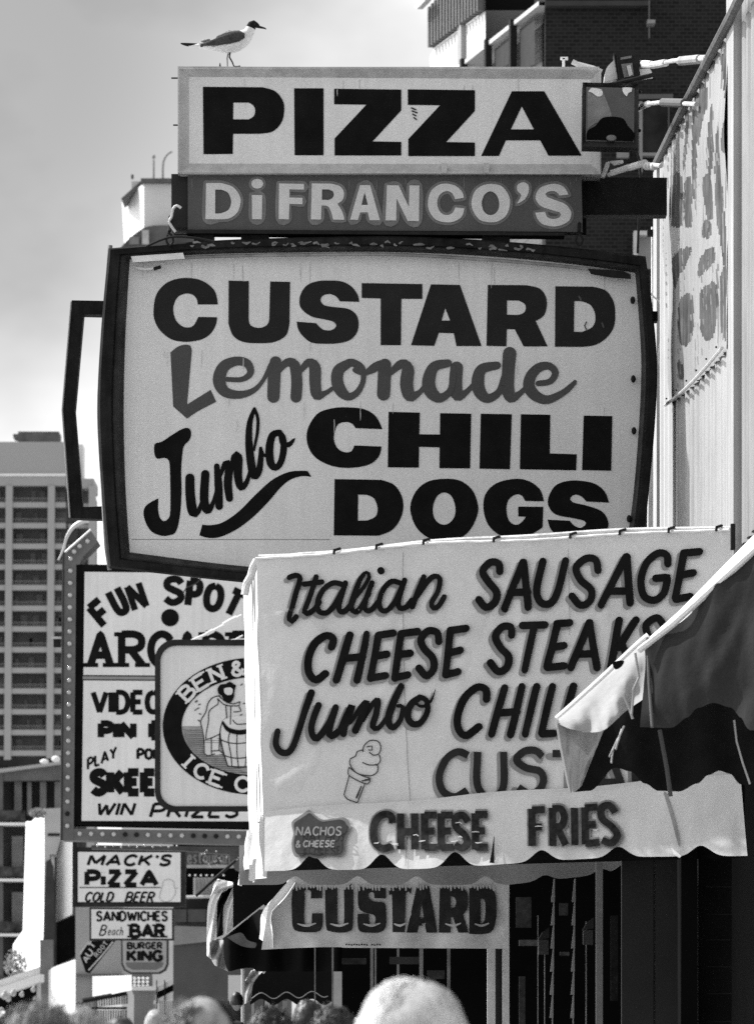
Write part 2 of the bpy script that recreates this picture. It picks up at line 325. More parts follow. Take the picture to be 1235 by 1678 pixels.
for x, y in ((890, 1528), (963, 1512)):
    lf = thing('wall_lantern', P(x, y+30, 27.6), 'small square lantern on the dark shop front, %s shutter' % ('left of the first louvred' if x == 890 else 'right of the second louvred'), 'lantern')
    part('lantern_glass', pbox(x-8, y+12, x+8, y+36, 27.6, .05), mat('lantern_glass', .06, .4, .3, 20), lf)
    part('lantern_cap', prism([(x-9, y+12), (x-2, y), (x+9, y-8), (x+9, y+9)], flatp(27.58), .07), mat('lantern_cap', .045, .5), lf)
for x0, y0, x1, y1, g_ in ((845, 1470, 870, 1520, .05), (850, 1540, 884, 1550, .08), (1000, 1500, 1012, 1640, .02), (700, 1590, 728, 1604, .04), (850, 1600, 860, 1680, .05), (560, 1570, 600, 1580, .03), (916, 1480, 930, 1500, .05), (917, 1560, 932, 1566, .06)):
    part('menu_board', pbox(x0, y0, x1, y1, 29.5, .03), mat('menu_tone_%d' % int(g_*100), g_, .5, .5, 25), shop)
part('hanging_board', pbox(638, 1568, 690, 1580, 28.3, .02), mat('dull_board', .04, .6), shop)

# painted banner on the corrugated wall
ban = thing('wall_banner', WL(1105, 665), 'faded vinyl banner with ghostly painted letters hung on the corrugated wall', 'banner')
def bfold(x, y):
    fx = (x-1090)/110
    return .035+.014*math.sin(x*.62+2.2*noise.noise(Vector((x/30, y/200, 3))))*(.6+.5*noise.noise(Vector((x/20, y/120, 9))))+.02*noise.noise(Vector((x/40, y/150, 1)))
BLOT = [['1101,288 1116,290 1119,345 1115,372 1100,372c'], ['1120,300 1131,292 1134,340 1132,372 1122,375'], ['1100,425 1118,408 1131,405 1128,425 1112,455 1103,475'],
        ['1134,190 1142,150 1146,150 1140,250 1138,330 1133,320'], ['1150,110 1156,90 1158,160 1150,200 1143,240 1142,170'], ['1160,200 1166,170 1168,240 1163,300 1159,310'],
        ['1178,90 1188,70 1195,110 1196,165 1190,180 1184,130'], ['1186,195 1192,185 1192,240 1184,250 1180,230'], ['1150,300 1162,285 1167,330 1166,360 1156,352'],
        ['1175,200 1182,300 1194,420 1202,480 1192,470 1180,400 1170,310'], ['1112,495 1124,480 1133,480 1136,520 1130,560 1116,566 1110,540'],
        ['1146,480 1158,468 1170,462 1176,500 1170,545 1158,560 1147,540'], ['1148,420 1166,405 1172,425 1160,440 1142,455'], ['1180,450 1190,440 1195,500 1190,555 1180,540'],
        ['1110,590 1118,600 1120,625 1112,620'], ['1124,180 1128,170 1126,230 1120,262'], ['1150,368 1160,360 1166,378 1158,392 1150,388'], ['1120,240 1124,225 1124,260 1118,282']]
BP = [[(p[0], p[1]) for p in cm(pp(b[0]), 6, True)] for b in BLOT]
def inside(x, y, poly):
    r = False; n = len(poly); j = n-1
    for i in range(n):
        (xi, yi), (xj, yj) = poly[i], poly[j]
        if (yi > y) != (yj > y) and x < (xj-xi)*(y-yi)/(yj-yi)+xi: r = not r
        j = i
    return r
nx, ny = 190, 260
def bfold(x, y): return .03+.006*math.sin(x*.9+3*noise.noise(Vector((x/25, y/150, 3))))+.004*math.sin(x*2.1+4*noise.noise(Vector((x/15, y/90, 9))))+.015*noise.noise(Vector((x/40, y/150, 1)))
BG, BF = [], []
for j_ in range(ny+1):
    for i_2 in range(nx+1):
        v_ = j_/ny; xl_ = 1091+14*v_; x = xl_+(1203-xl_)*i_2/nx; yt_ = 300-1.93*(x-1082); yb_ = 664-.93*(x-1105)+4*math.sin((x-1105)/28); y = yt_+(yb_-yt_)*v_
        BG.append(WL(x, y, bfold(x, y)))
for j_ in range(ny):
    for i_2 in range(nx): k = j_*(nx+1)+i_2; BF.append((k, k+1, k+nx+2, k+nx+1))
bv = (BG, BF); mids = []
for f in bv[1]:
    c = sum((bv[0][i] for i in f), Vector())/4; x = CX+c.x*F/c.y; y = HY-(c.z-CZ)*F/c.y
    st_ = noise.noise(Vector((x/1.7, y/260, 2))); x2 = x+2.2*noise.noise(Vector((x/9, y/40, 2))); y2 = y+5*st_
    ins = any(inside(x2, y2, b) for b in BP)
    mids.append((1 if st_ > -.30 else 2) if ins else (2 if noise.noise(Vector((x/2.2, y/190, 4))) > .36 and y < 645-(x-1105) else 0))
part('banner_sheet', bv, [mat('vinyl_sheet', .32, .6, .1, 5, streak=.1), PRINT, mat('ghost_print', .17, .8, .3, 8)], ban, smooth=True, mids=mids)
part('hem', tube([WL(1105+k*9.6, 664-9.2*k+6*math.sin(k*9.6/28), .05) for k in range(11)], .008, 6), GALV, ban)
for k in range(6):
    q = WL(1112+k*17, 652-16.5*k+5*math.sin((7+k*17)/28), .065); part('grommet', ball(q, .005, .005, .005, 8, 5), IRON, ban)
# conduit and cable beside the wall
cnd = thing('conduit_pipe', P(1074, 860, 29.5), 'pale vertical conduit pipe between the tall custard sign and corrugated wall', 'pipe')
part('pipe', tube([P(1071, 372, 30.1), P(1071, 560, 30.1), P(1066, 760, 30.1), P(1063, 960, 30.1)], .017), GALV, cnd)
part('clamp', pbox(1060, 376, 1083, 386, 30.0, .06), IRON, cnd)
part('thin_pipe', tube([P(1079, 380, 30), P(1080, 560, 30), P(1078, 900, 30)], .01), IRON, cnd)
tag(part('power_cable', tube([P(x, y, 29.9) for x, y in ((1040, 240), (1047, 262), (1049, 290), (1046, 360), (1044, 415))], .007), IRON), 'thin black cable dropping from the floodlight past the dark beam', 'cable')
tag(part('slack_wire', tube([P(x, y, 29.6) for x, y in cm([(1062, 476), (1070, 486), (1082, 500), (1084, 540), (1078, 580), (1080, 600)], 5)], .005), GALV), 'loose white wire curling from conduit near the custard sign stub', 'wire')

# ================================================================ PIZZA box sign
Yp = 27.9; MP = flatp(Yp)
pz = thing('pizza_sign', P(637, 283, Yp), 'pale tray-framed box sign reading PIZZA in wide black letters', 'sign')
o = [(293, 110), (982, 114), (982, 284), (293, 281)]; i_ = [(310, 126), (968, 130), (968, 269), (310, 268)]
rimv = ring([(291.5, 108.5), (984, 112.5), (984, 285.5), (291.5, 282.5)], o, MP, MP)
part('frame', join(ring(o, i_, MP, flatp(Yp+.05)), rimv), METAL, pz)
part('sign_face', prism(i_, flatp(Yp+.05), .02), FACE, pz)
part('side_casing', join(pbox(291.5, 109, 294, 283, Yp+.003, .25), pbox(981, 113, 984.5, 285, Yp+.003, .25), pbox(294, 109.5, 981, 113.5, Yp+.003, .25), pbox(294, 281, 981, 284.5, Yp+.003, .25), pbox(294, 113, 981, 281, Yp+.2, .05)), METAL, pz)
for x in (723, 792): part('clip', pbox(x, 267, x+9, 283, Yp-.006, .02), METAL, pz)
M = flatp(Yp+.05); z = (270, 0, 2.872); z2 = (680, 0, 2.2252)
zz = '797,418c 1112,422c 1112,520c 977,666c 1112,668c 1112,732c 799,732c 799,652c 948,493c 797,491c'
lt = [glyph(M, '180,409c 460,411c 520,430 556,475 562,520 550,575 510,618 450,630c 322,630c 320,725c 183,726c', ('323,483c 395,483c 418,498 426,522 418,548 395,562c 322,562c',), z=z),
      glyph(M, '609,416c 747,416c 747,731c 611,731c', z=z), glyph(M, zz, z=z), glyph(M, zz, z=(z[0]+120.5, 1, 2.872)),
      glyph(M, '352,333c 470,333c 606,568c 485,568c 455,512c 330,512c 305,569c 240,569c', ('388,388c 432,472c 348,472c',), z=z2)]
part('lettering', join(*lt), BLACK, pz)
part('peeling_sticker', join(*[stroke(M, [(x, y), (x+w, y+3)], 2.2, .004) for x, y, w in ((674, 177, 7), (675, 182, 8), (676, 187, 5), (678, 193, 4))]), IRON, pz)
for y in (128, 205): part('screw', tube([P(281+(y > 200)*3, y, Yp+.1), P(294, y, Yp+.1)], .004, 6), IRON, pz)
# ================================================================ name board under it
Yn = 27.95; MN = flatp(Yn)
nb = thing('name_board', P(630, 378, Yn), 'dark grey board of pale haloed letters reading DiFRANCO\'S', 'sign')
part('board', prism([(308, 284.5), (952, 287.5), (954, 380), (308, 376)], MN, .12), NAMEBG, nb)
part('bottom_channel', prism([(306, 376), (925, 381), (925, 386), (306, 382)], flatp(Yn-.02), .14), IRON, nb)
NL = [('195,862c 265,862c 320,880 352,920 357,955 342,1000 305,1028 260,1033c 192,1032c', ('238,893c 265,893c 298,908 313,950 300,988 265,1005c 238,1006c',), z),
 ('436,843 455,848 464,865 455,882 436,888 416,882 408,865 416,848', (), z), ('410,918c 459,920c 457,1033c 411,1032c', (), z),
 ('538,864c 655,866c 655,893c 587,892c 587,930c 648,932c 648,962c 587,960c 584,1033c 536,1032c', (), z),
 ('692,864c 780,865c 825,878 843,908 836,942 812,960c 826,980 838,1005 845,1035c 792,1034c 784,1002 768,972 738,968c 735,1034c 687,1033c', ('740,892c 770,892c 792,902 796,916 788,934 768,942c 739,941c',), z),
 ('918,872c 966,872c 1012,1037c 963,1037c 955,1000c 920,1000c 908,1036c 872,1034c', ('940,905c 955,965c 925,965c',), z),
 ('1045,872c 1100,873c 1148,975c 1150,873c 1197,874c 1195,1042c 1142,1040c 1090,935c 1088,1038c 1038,1038c', (), z),
 ('177,722c 145,727c 135,706 115,697 90,710 80,740 90,772 112,785 135,777 146,757c 179,760c 170,790 142,808 110,811 75,801 52,772 46,735 58,697 85,675 115,670 150,680 172,702', (), z2),
 ('275,671 315,680 340,712 345,745 332,785 302,807 272,811 235,802 210,768 205,735 217,698 243,678', ('275,698 296,712 306,742 298,773 275,785 252,774 242,742 252,711',), z2),
 ('375,672 395,665 412,675 413,700 398,728 370,744c 386,712 374,700 370,685', (), z2),
 ('558,710c 525,714c 515,701 495,697 476,705 480,718 510,730 548,746 568,775 560,805 530,822 500,826 462,817 443,795 437,776c 472,773c 482,793 505,799 527,791 527,776 492,765 455,750 438,722 450,690 480,675 512,671 542,683', (), z2)]
hal = []
for k, (a, h, q) in enumerate(NL):
    loop = cm(pp(a, q), 3, True); loop.append(loop[0]); hal.append(stroke(MN, [(p[0], p[1], 9.0) for p in loop], off=.0015, step=4))
part('letter_halo', join(*hal), NAMEHALO, nb); part('lettering', join(*[glyph(MN, a, h, .006, q) for a, h, q in NL]), NAMELT, nb)
# beam that carries the signs
bm = thing('sign_beam', P(1085, 352, 28.2), 'black steel beam running behind the signs to the shop wall', 'beam')
part('beam', join(pbox(300, 291, 1092, 352, 28.15, .14)), IRON, bm)
part('end_plate', pbox(281, 285, 308.5, 373, 28.0, .22), mat('tar_black', .010, .5, .4, 10, spec=.3), bm)
part('lower_flange', pbox(285, 352, 960, 385, 28.3, .02), IRON, bm)
for k, (x, y) in enumerate(((278, 385), (948, 385))):
    ck = tag(part('shackle', join(tube([P(*q, 27.9) for q in cm([(x-3, y), (x-5, y+10), (x, y+17), (x+6, y+10), (x+3, y), (x-3, y-3)], 3)], .006, 6), tube([P(x, y-6, 27.9), P(x+1, y-30, 28.0)], .009, 6)), IRON),
             'iron shackle hanging at the %s end of the name board' % ('left' if k == 0 else 'right'), 'shackle')
bw2 = thing('bent_wire', P(281, 372, 27.8), 'bent light wire hooked round the left beam end', 'wire')
part('wire', tube([P(x, y, 27.85) for x, y in cm([(297, 341), (290, 337), (284, 342), (281, 356), (277, 363), (282, 372), (288, 380)], 3)], .007, 6), GALV, bw2)
tag(part('feed_cable', tube([P(x, y, 27.7) for x, y in cm([(240, 404), (262, 394), (285, 388), (320, 390), (352, 396)], 5)], .006, 6), IRON), 'thin black cable lying along the custard sign top edge', 'cable')
for k, (x0, x1) in enumerate(((318, 350), (790, 835), (395, 440))):
    tag(part('mounting_bracket', pbox(x0, 378, x1, 396, 27.98, .2), IRON), 'dark steel bracket joining the name board and custard sign, %s' % ('leftmost' if k == 0 else 'rightmost' if k == 1 else 'middle one'), 'bracket')

# ================================================================ big CUSTARD sign
Yc = 28.0; MC = flatp(Yc)
cs = thing('custard_sign', P(620, 950, Yc), 'large bowed television-shaped sign listing custard, lemonade and jumbo chili dogs', 'sign')
outer = cm(pp('178,407c 290,398 420,391 640,387 800,394 930,405 1057,420c 1068,500 1076,600 1072,700 1060,830 1048,930c 860,955 640,965 430,957 178,930c 168,820 160,675 166,540'), 12, True)
inner = cm(pp('213,425c 330,417 460,414 640,413 800,420 930,432 1040,447c 1046,520 1050,600 1046,700 1036,820 1024,900c 860,925 640,935 425,930 213,905c 206,800 203,672 206,545'), 12, True)
def resample(lp, n, corners):
    res = []; cs_ = [min(range(len(lp)), key=lambda i: math.dist(lp[i][:2], c)) for c in corners]
    for a in range(4):
        i0, i1 = cs_[a], cs_[(a+1) % 4]; seg = lp[i0:i1+1] if i1 > i0 else lp[i0:]+lp[:i1+1]
        L = [0]
        for p, q in zip(seg, seg[1:]): L.append(L[-1]+math.dist(p[:2], q[:2]))
        for k in range(n):
            t = L[-1]*k/n; j = max(i for i in range(len(L)-1) if L[i] <= t+1e-9); u = (t-L[j])/((L[j+1]-L[j]) or 1)
            res.append((seg[j][0]+(seg[j+1][0]-seg[j][0])*u, seg[j][1]+(seg[j+1][1]-seg[j][1])*u))
    return res
RO = resample(outer, 24, [(178, 407), (1057, 420), (1048, 930), (178, 930)]); RI = resample(inner, 24, [(213, 425), (1040, 447), (1024, 900), (213, 905)])
mix = lambda t: [(a[0]+(b[0]-a[0])*t, a[1]+(b[1]-a[1])*t) for a, b in zip(RO, RI)]
d_ = lambda q: flatp(Yc+q)
part('frame', join(ring(RO, mix(.10), d_(-.06), d_(-.09)), ring(mix(.10), mix(.52), d_(-.09), d_(-.09)), ring(mix(.52), mix(.60), d_(-.09), d_(-.065)), ring(RO, RO, d_(.30), d_(-.06))), FRAMEM, cs)
part('inner_frame', join(ring(mix(.60), mix(.72), d_(-.065), d_(-.07)), ring(mix(.72), mix(.95), d_(-.07), d_(-.02)), ring(mix(.95), RI, d_(-.02), d_(0.0))), FRAMEL, cs)
part('back_panel', prism(RO, d_(.30), .01), IRON, cs)
part('sign_face', prism(mix(.97), d_(.004), .03), FACE, cs)
part('edge_angle', tube([P(*q, Yc-.03) for q in cm([(181, 402), (177, 460), (170, 560), (163, 672), (169, 800), (175, 900), (180, 934)], 20)], .012, 6), mat('lit_edge', .22, .5, .4, 9), cs)  # pale strip: light along the flange edge put into its colour
part('top_tube', tube([P(*q, Yc-.05) for q in cm([(222, 428), (330, 421), (460, 418), (640, 417), (790, 425), (920, 436), (1030, 448)], 25)], .009, 6), mat('grey_tube', .25, .4, .4, 9), cs)
part('bare_strip', prism([(215, 420), (300, 414), (303, 424), (218, 430)], d_(-.075), .003), mat('bare_aluminium', .75, .35, .15, 12), cs)
part('peeling_strip', prism([(1020, 444), (962, 440), (968, 449), (1000, 455), (1033, 457), (1033, 450)], d_(-.06), .004), IRON, cs)
part('loose_strip', tube([P(*q, Yc-.04) for q in ((222, 438), (240, 441), (262, 438))], .008, 6), GALV, cs)
part('loose_strip', tube([P(*q, Yc-.045) for q in ((252, 441), (264, 437))], .009, 6), IRON, cs)
for x, y in ((1036, 492), (1037, 621), (1038, 706), (1030, 850)): part('latch', ball(P(x, y, Yc-.03), .013, .02, .02, 10, 6), IRON, cs)
random.seed(3); rp = []
for k in range(46):
    x = random.uniform(305, 900); y = 397+(x-400)**2*2.4e-5*(x > 640)+random.uniform(0, 8); w = random.uniform(3, 14)
    rp.append(stroke(d_(-.092), [(x, y, random.uniform(1.5, 4)), (x+w*.5, y+random.uniform(-2, 2), random.uniform(2, 5)), (x+w, y+random.uniform(-3, 3), 1.5)], off=.002))
tag(part('flaked_paint', join(*rp), mat('flaked_paint', .17, .8, .5, 20), cs), kind='stuff')
MF = flatp(Yc+.004); zA = (220, 430, 3.0875); zB = (600, 430, 2.807); zC = (500, 650, 2.287); zD = (220, 650, 3.0875); z0 = (0, 0, 1); zE4 = (80, 360, 2.205)
gl = [('265,79 330,88 382,117 412,155 424,213c 322,213c 316,185 295,163 262,158 225,172 204,205 198,245 210,290 235,318 265,330 300,320 325,276c 420,278c 412,320 385,362 340,390 265,402 190,390 132,345 103,290 99,235 112,165 150,115 200,88', (), zA),
 ('478,93c 580,95c 579,285c 588,318 630,332 670,318 683,290c 688,97c 788,99c 785,310c 768,368 712,402 630,409 550,402 500,370 477,310c', (), zA),
 ('1137,200c 1040,197c 1020,172 985,160 952,170 942,192 958,215 1000,225 1080,235 1120,262 1134,300 1128,350 1095,390 1040,408 965,412 895,405 850,370 828,335 822,300c 920,308c 935,325 960,342 1000,342 1022,320 1005,300 960,288 900,275 855,245 836,210 842,160 875,115 930,95 985,92 1050,97 1098,122 1130,165', (), zA),
 ('592.5,464c 691.6,465.6c 691.6,489.9c 657.4,489.8c 656.6,565.7c 623.5,565.7c 623.5,489.1c 592.5,488.3c', (), z0),
 ('297,101c 430,104c 529,385c 414,385c 402,326c 333,324c 312,384c 205,381c', ('362,210c 385,268c 346,268c',), zB),
 ('558,104c 735,105c 795,120 823,155 829,200 815,245 778,270c 832,386c 723,387c 682,308c 645,307c 643,386c 552,384c', ('646,175c 700,176c 726,190 733,210 722,233 695,242c 646,241c',), zB),
 ('868,110c 1040,112c 1100,130 1135,180 1143,240 1135,300 1100,350 1050,380 990,389c 866,388c', ('955,178c 985,178c 1030,197 1052,245 1040,295 990,320c 953,319c',), zB)]
part('lettering', join(*[glyph(MF, a, h, .003, q) for a, h, q in gl]), DKRED, cs, 'wide black word CUSTARD')
gl = [('150,40 220,47 265,75 289,122c 188,118c 178,103 155,95 122,105 107,150 118,190 145,208 172,205 184,183c 286,187c 275,225 238,255 165,267 95,258 35,225 8,175 10,120 45,65 95,45', (), zC),
 ('312,57c 429,60c 427,141c 504,142c 505,62c 621,64c 617,269c 502,268c 503,190c 426,188c 425,266c 309,265c', (), zC),
 ('657,64c 773,66c 766,272c 652,270c', (), zC), ('807,66c 917,68c 915,213c 1016,216c 1014,276c 803,272c', (), zC), ('1042,71c 1149,73c 1145,278c 1036,275c', (), zC),
 ('110,309c 285,312c 332,330 360,370 367,415 355,460 325,500 275,521c 107,520c', ('198,367c 230,368c 258,382 271,420 262,450 232,464c 197,465c',), zC),
 ('520,308 580,315 625,350 645,400 645,440 620,495 580,530 525,541 465,530 420,495 397,445 395,400 418,350 460,318', ('520,359 548,374 562,415 558,450 540,473 520,480 498,473 481,450 478,412 493,374',), zC),
 ('785,308 840,318 880,350 893,392c 823,391c 812,372 790,366 762,385 753,420 760,460 778,478 797,479 815,465 826,450c 797,449c 797,412c 891,413c 888,490c 860,508 820,530 785,533 730,520 685,480 667,420 675,365 715,325', (), zC),
 ('1137,397c 1052,393c 1035,375 1010,367 993,378 1000,395 1060,410 1110,430 1133,465 1130,500 1100,528 1020,536 960,530 920,498 907,461c 990,465c 1005,482 1030,492 1050,478 1043,465 1000,455 935,440 908,400 920,355 950,325 1010,314 1080,325 1120,355', (), zC)]
part('lettering', join(*[glyph(MF, a, h, .003, q) for a, h, q in gl]), BLACK, cs, 'heavy black words CHILI DOGS')
LE = ['470,592,24 545,592,26 588,560,34 572,512,42 515,500,46 452,530,58 430,600,64 460,655,52 530,670,40 600,650,28 650,600,20 690,520,24',
 '715,505,60 708,580,64 704,680,62', '722,560,24 770,508,40 810,520,54 822,600,56 818,682,56', '845,545,26 880,507,40 912,530,58 915,610,58 925,672,52 965,662,26 1000,640,22',
 '1090,508,40 1035,545,58 1026,600,60 1045,650,58 1085,680,40 1130,655,32 1158,595,26 1150,535,34 1105,508,40 1085,508,40', '1115,545,24 1150,560,24 1200,550,26 1250,520,28 1262,508,28']
part('lettering', join(glyph(MF, '440,480c 465,460 490,452 512,456 517,475c 500,668c 585,615c 605,658c 540,692 500,719c 450,675c', z=zE4, off=.003), strokes(MF, LE, 40, zA),
 strokes(MF, ['0,508,24 40,475,28 82,460,30', '85,472,58 82,540,60 79,606,60', '110,510,24 160,468,42 190,490,56 185,560,60 200,615,52 240,602,26 268,570,22',
 '375,464,36 310,482,48 286,550,60 300,600,58 340,624,42 385,590,30 400,520,28', '415,485,58 410,560,60 420,612,54 455,600,28 490,565,22',
 '600,474,36 530,492,48 512,550,58 524,600,56 560,626,42 610,595,32 632,530,28', '658,420,62 652,500,58 650,580,58 665,622,50 700,607,28 740,570,22',
 '790,557,26 845,547,28 868,507,32 840,477,34 795,483,42 757,520,48 747,570,54 775,612,50 830,632,40 900,602,30 945,565,24 958,550,18'], 40, zB)), MIDRED, cs, 'dark grey brush-script word Lemonade')
JS = ['282,412,46 284,500,48 298,585,48 325,580,26 352,500,14', '360,392,42 354,520,44 370,575,40 398,540,22 425,440,14', '418,352,28 426,440,40 430,555,38', '438,400,14 460,340,30 480,350,38 474,440,42 482,515,36',
 '488,410,14 505,305,30 527,305,40 525,400,42 540,460,34 570,430,24 592,350,14', '608,62,16 585,130,28 580,220,36 590,330,42 606,400,40 630,378,34 640,310,28 640,262,18', '608,62,16 625,110,16 623,180,16 606,270,12', '640,265,14 655,297,18 680,295,16',
 '735,182,30 700,195,36 684,260,40 690,335,40 715,360,32 742,330,32 756,260,34 750,205,32 730,182,30', '737,205,14 752,240,26 782,243,26 805,220,14 812,212,5']
part('lettering', join(glyph(MF, '285,170 288,195 278,222 252,250 243,300 238,380 240,480 232,600 213,680 185,700 140,704 88,682 57,632 48,580 68,545 123,514c 122,575 132,615 150,630 170,620 183,580 182,400 176,325 150,310 118,314 103,290 105,240 140,228 190,195 240,165 270,158', z=zD, off=.003),
 strokes(MF, JS, 40, zD), glyph(MF, '345,648c 390,650 450,635 530,580 620,490 700,420 780,382 850,375 877,377c 895,406c 850,402 790,420 740,460 680,530 600,610 520,670 440,708 380,715 330,702c', z=zD, off=.003)), BLACK, cs, 'black script word Jumbo with a swash under it')
random.seed(31)
def grime(M, n, x0, x1, y0, y1, m, par, off=.0015, lmin=10, lmax=60):
    q = []
    for _ in range(n):
        x, y, L = random.uniform(x0, x1), random.uniform(y0, y1), random.uniform(lmin, lmax); q.append(stroke(M, [(x, y, .8), (x+random.uniform(-.5, .5), y+L*.4, 1.3), (x+random.uniform(-1, 1), y+L, .3)], off=off, cap='butt'))
    tag(part('rain_streaks', join(*q), m, par), kind='stuff')
GR = mat('grime', .56, .8, .2, 20)
grime(MF, 11, 225, 1020, 428, 440, GR, cs); grime(MF, 14, 240, 1010, 560, 700, GR, cs, .0045, 8, 30)
grime(flatp(Yp+.05), 8, 315, 960, 127, 150, GR, pz); grime(MN, 14, 315, 945, 289, 300, NAMEHALO, nb, .0012, 6, 30)
part('face_seam', stroke(MF, [(216, 884), (540, 884)], 1.0, .001, 'butt'), mat('seam_grey', .25), cs)
part('chip', join(*[strokes(MF, [s_], w, (0, 0, 1), .0045) for s_, w in (('960,528 957,534 960,540', 2), ('986,530 988,536', 3), ('948,486 951,491', 3))]), MIDRED, cs)
# hexagonal bracket to its left
bf = thing('bracket_frame', P(140, 850, 28.3), 'dark angular steel loop bracket sticking out left of the custard sign', 'bracket')
ol = [(118, 492), (176, 493), (176, 516), (137, 515), (123, 672), (136, 831), (176, 829), (176, 851), (116, 849), (103, 672)]
part('loop', prism(ol, flatp(28.25), .12), FRAMEM, bf)
part('edge_lip', tube([P(117, 494, 28.24), P(102.5, 672, 28.24), P(115, 848, 28.24)], .005, 6), mat('lit_edge2', .3), bf)
tag(part('stub_arm', pbox(1058, 510, 1077, 526, 28.2, .1), IRON), 'short black stub between custard sign frame and conduit', 'bracket')
# ================================================================ sausage awning (side panel faces down the walk)
BP_ = Plane(420, 23.9, 1200, 23.1)
aw = thing('sausage_awning', BP_(820, 1300), 'big pale canvas food awning lettered sausage, cheese steaks, jumbo chili and cheese fries', 'awning')
w1_ = wr(1.3, .022); w1c = wr(2.7, .006, 22, 40)
def w1(x, y): return w1_(x, y)+w1c(x, y)+.012*math.exp(-((y-930-.10*(x-600))/16)**2)*math.exp(-((x-690)/120)**2); w1b = wr(8.1, .03, 60, 60)
def bt(x): return 915-47*(x-420)/775-5*math.sin(math.pi*(x-420)/775)+3*math.sin((x-420)/60)*math.exp(-(x-700)**2/9e4)
def bb(x): return 1338-62*(x-430)/780+2*math.sin(x/47)
def woff(x, y): return w1(x, y)*(1 if y > 1000 else .5)+.010*math.exp(-((x-1200+.45*(y-870))/30)**2)+.012*math.exp(-((y-1290+.5*(x-440))/22)**2)*math.exp(-((x-470)/60)**2)
xl = lambda y: 420+13*(y-915)/420
def SM(x, y, off=0): return BP_(x+off*142, y, off+woff(x, y))
def SG(x, y, off=0):                             # the left hem slants a little
    return BP_(x+max(0, 1-(x-420)/300)*13*(y-915)/420, y, woff(x, y))
part('side_panel', grid(SG, 420, 1200, bt, bb, 130, 70), CANV, aw, smooth=True)
def vb(x): return 1425-22*(x-433)/780-0*x
SC = [(509, 1401), (620, 1403), (742, 1400), (887, 1395), (1012, 1393), (1140, 1388)]
def vbot(x):
    y = 1432-30*(x-433)/780+3*math.sin(x/90)
    for cx, top in ((509, 24), (625, 24), (744, 24), (885, 18), (1010, 17), (1140, 17)): y -= top*math.exp(-((x-cx)/19)**2)*1.05 if abs(x-cx) < 45 else 0
    return y
def vtop(x): return bb(x)-8
wv = wr(4.4, .010, 70, 80)
def voff(x, y):
    return .025+.35*max(0, (y-bb(x)))/100*.35+wv(x, y)+.003*math.sin(x/14+noise.noise(Vector((x/30, 0, 4)))*3)*max(0, (y-bb(x)))/100
def VM(x, y, off=0): v_ = voff(x, y); return BP_(x+v_*142+6*max(0, min(1, (x-1000)/200))*max(0, (y-bb(x)))/100, y, off+v_)
part('valance', grid(lambda x, y, o=0: VM(x+max(0, 1-(x-432)/200)*3, y), 431, 1212, vtop, vbot, 180, 26), CANV, aw, smooth=True)
part('back_valance', grid(lambda x, y, o=0: P(x, y, 26.4+.012*math.sin(x/30)), 392, 1040, lambda x: 1385,
     lambda x: 1450-22*max(0, (x-830)/200)-sum((14 if cx < 850 else 9)*math.exp(-((x-cx)/15)**2) for cx in (484, 586, 682, 795, 892, 985))+(0 if x < 1000 else -(x-1000)*.7), 200, 4), CANVG, aw, smooth=True)
part('dark_lining', grid(lambda x, y, o=0: BP_(x, y, -.12), 440, 1205, lambda x: bb(x)-10, lambda x: 1426-22*(x-440)/770, 20, 2), CANVK, aw)
# top pipe and rope
tp = [(420, 913), (480, 909), (560, 905), (640, 899), (760, 889), (900, 882), (1050, 875), (1197, 866)]
part('top_pipe', tube([BP_(x, bt(x)-3-(0 if x < 480 else 1.5)+2.5*math.sin((x-420)/110), -.03) for x in range(420, 1200, 18)], .012), GALV, aw)
part('lacing_rope', tube([BP_(x, bt(x)+.5, .012+.006*math.sin(x/7)) for x in range(420, 1200, 8)], .006, 6), mat('rope_white', .8), aw)
for x in (551, 620, 697, 812, 937, 1018, 1098, 1176): part('tie', tube([BP_(x, bt(x)+3, .03), BP_(x+1, bt(x)-4, .03), BP_(x+3, bt(x)-8, -.02)], .007, 6), IRON, aw)
part('corner_post', pbox(1197, 858, 1204, 900, 22.7, .05), WOODD, aw)
# front slope seen edge-on on its left, falling back along the walk, with hanging flap
FP = Plane(434, 23.95, 398, 27.0)
def fl(M, tl, tr, bl, br, n, m, amp, freq):
    V, G = [], []
    for j in range(m+1):
        for i in range(n+1):
            t, s = i/n, j/m; a = [tl[k]+(tr[k]-tl[k])*t for k in (0, 1)]; b = [bl[k]+(br[k]-bl[k])*t for k in (0, 1)]
            x, y = a[0]+(b[0]-a[0])*s, a[1]+(b[1]-a[1])*s; V.append(M(x, y, amp*math.sin(t*freq+2*noise.noise(Vector((0, y/150, 3))))*(1+.5*noise.noise(Vector((x/4, y/60, 1))))))
    for j in range(m):
        for i in range(n): k = j*(n+1)+i; G.append((k, k+1, k+n+2, k+n+1))
    return V, G
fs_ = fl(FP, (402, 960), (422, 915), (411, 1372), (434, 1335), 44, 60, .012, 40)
part('front_slope', fs_, [CANVW, mat('fold_shade', .12, .85, .2, 6)], aw, smooth=True, mids=[1 if (k % 44) in (6, 7, 13, 14, 20, 21, 27, 28, 29, 35, 36) and noise.noise(Vector(((k % 44)*.9, (k//44)/14, 3))) > -.25 else 0 for k in range(44*60)])  # darker columns put the shade of the folds into the canvas colour
vf = fl(FP, (410, 1366), (434, 1330), (390, 1452), (434, 1436), 24, 12, .025, 14)
vf = (vf[0], [f for f in vf[1] if not (f[0] > 11*25-60 and (f[0] % 25) in (6, 7, 8, 15, 16))])
part('front_flap', vf, CANVW, aw, smooth=True)
part('knotted_tie', tube([P(x, y, 24.2) for x, y in cm([(421, 918), (415, 930), (411, 945), (405, 955), (401, 975)], 4)], .018, 8), CANVW, aw)
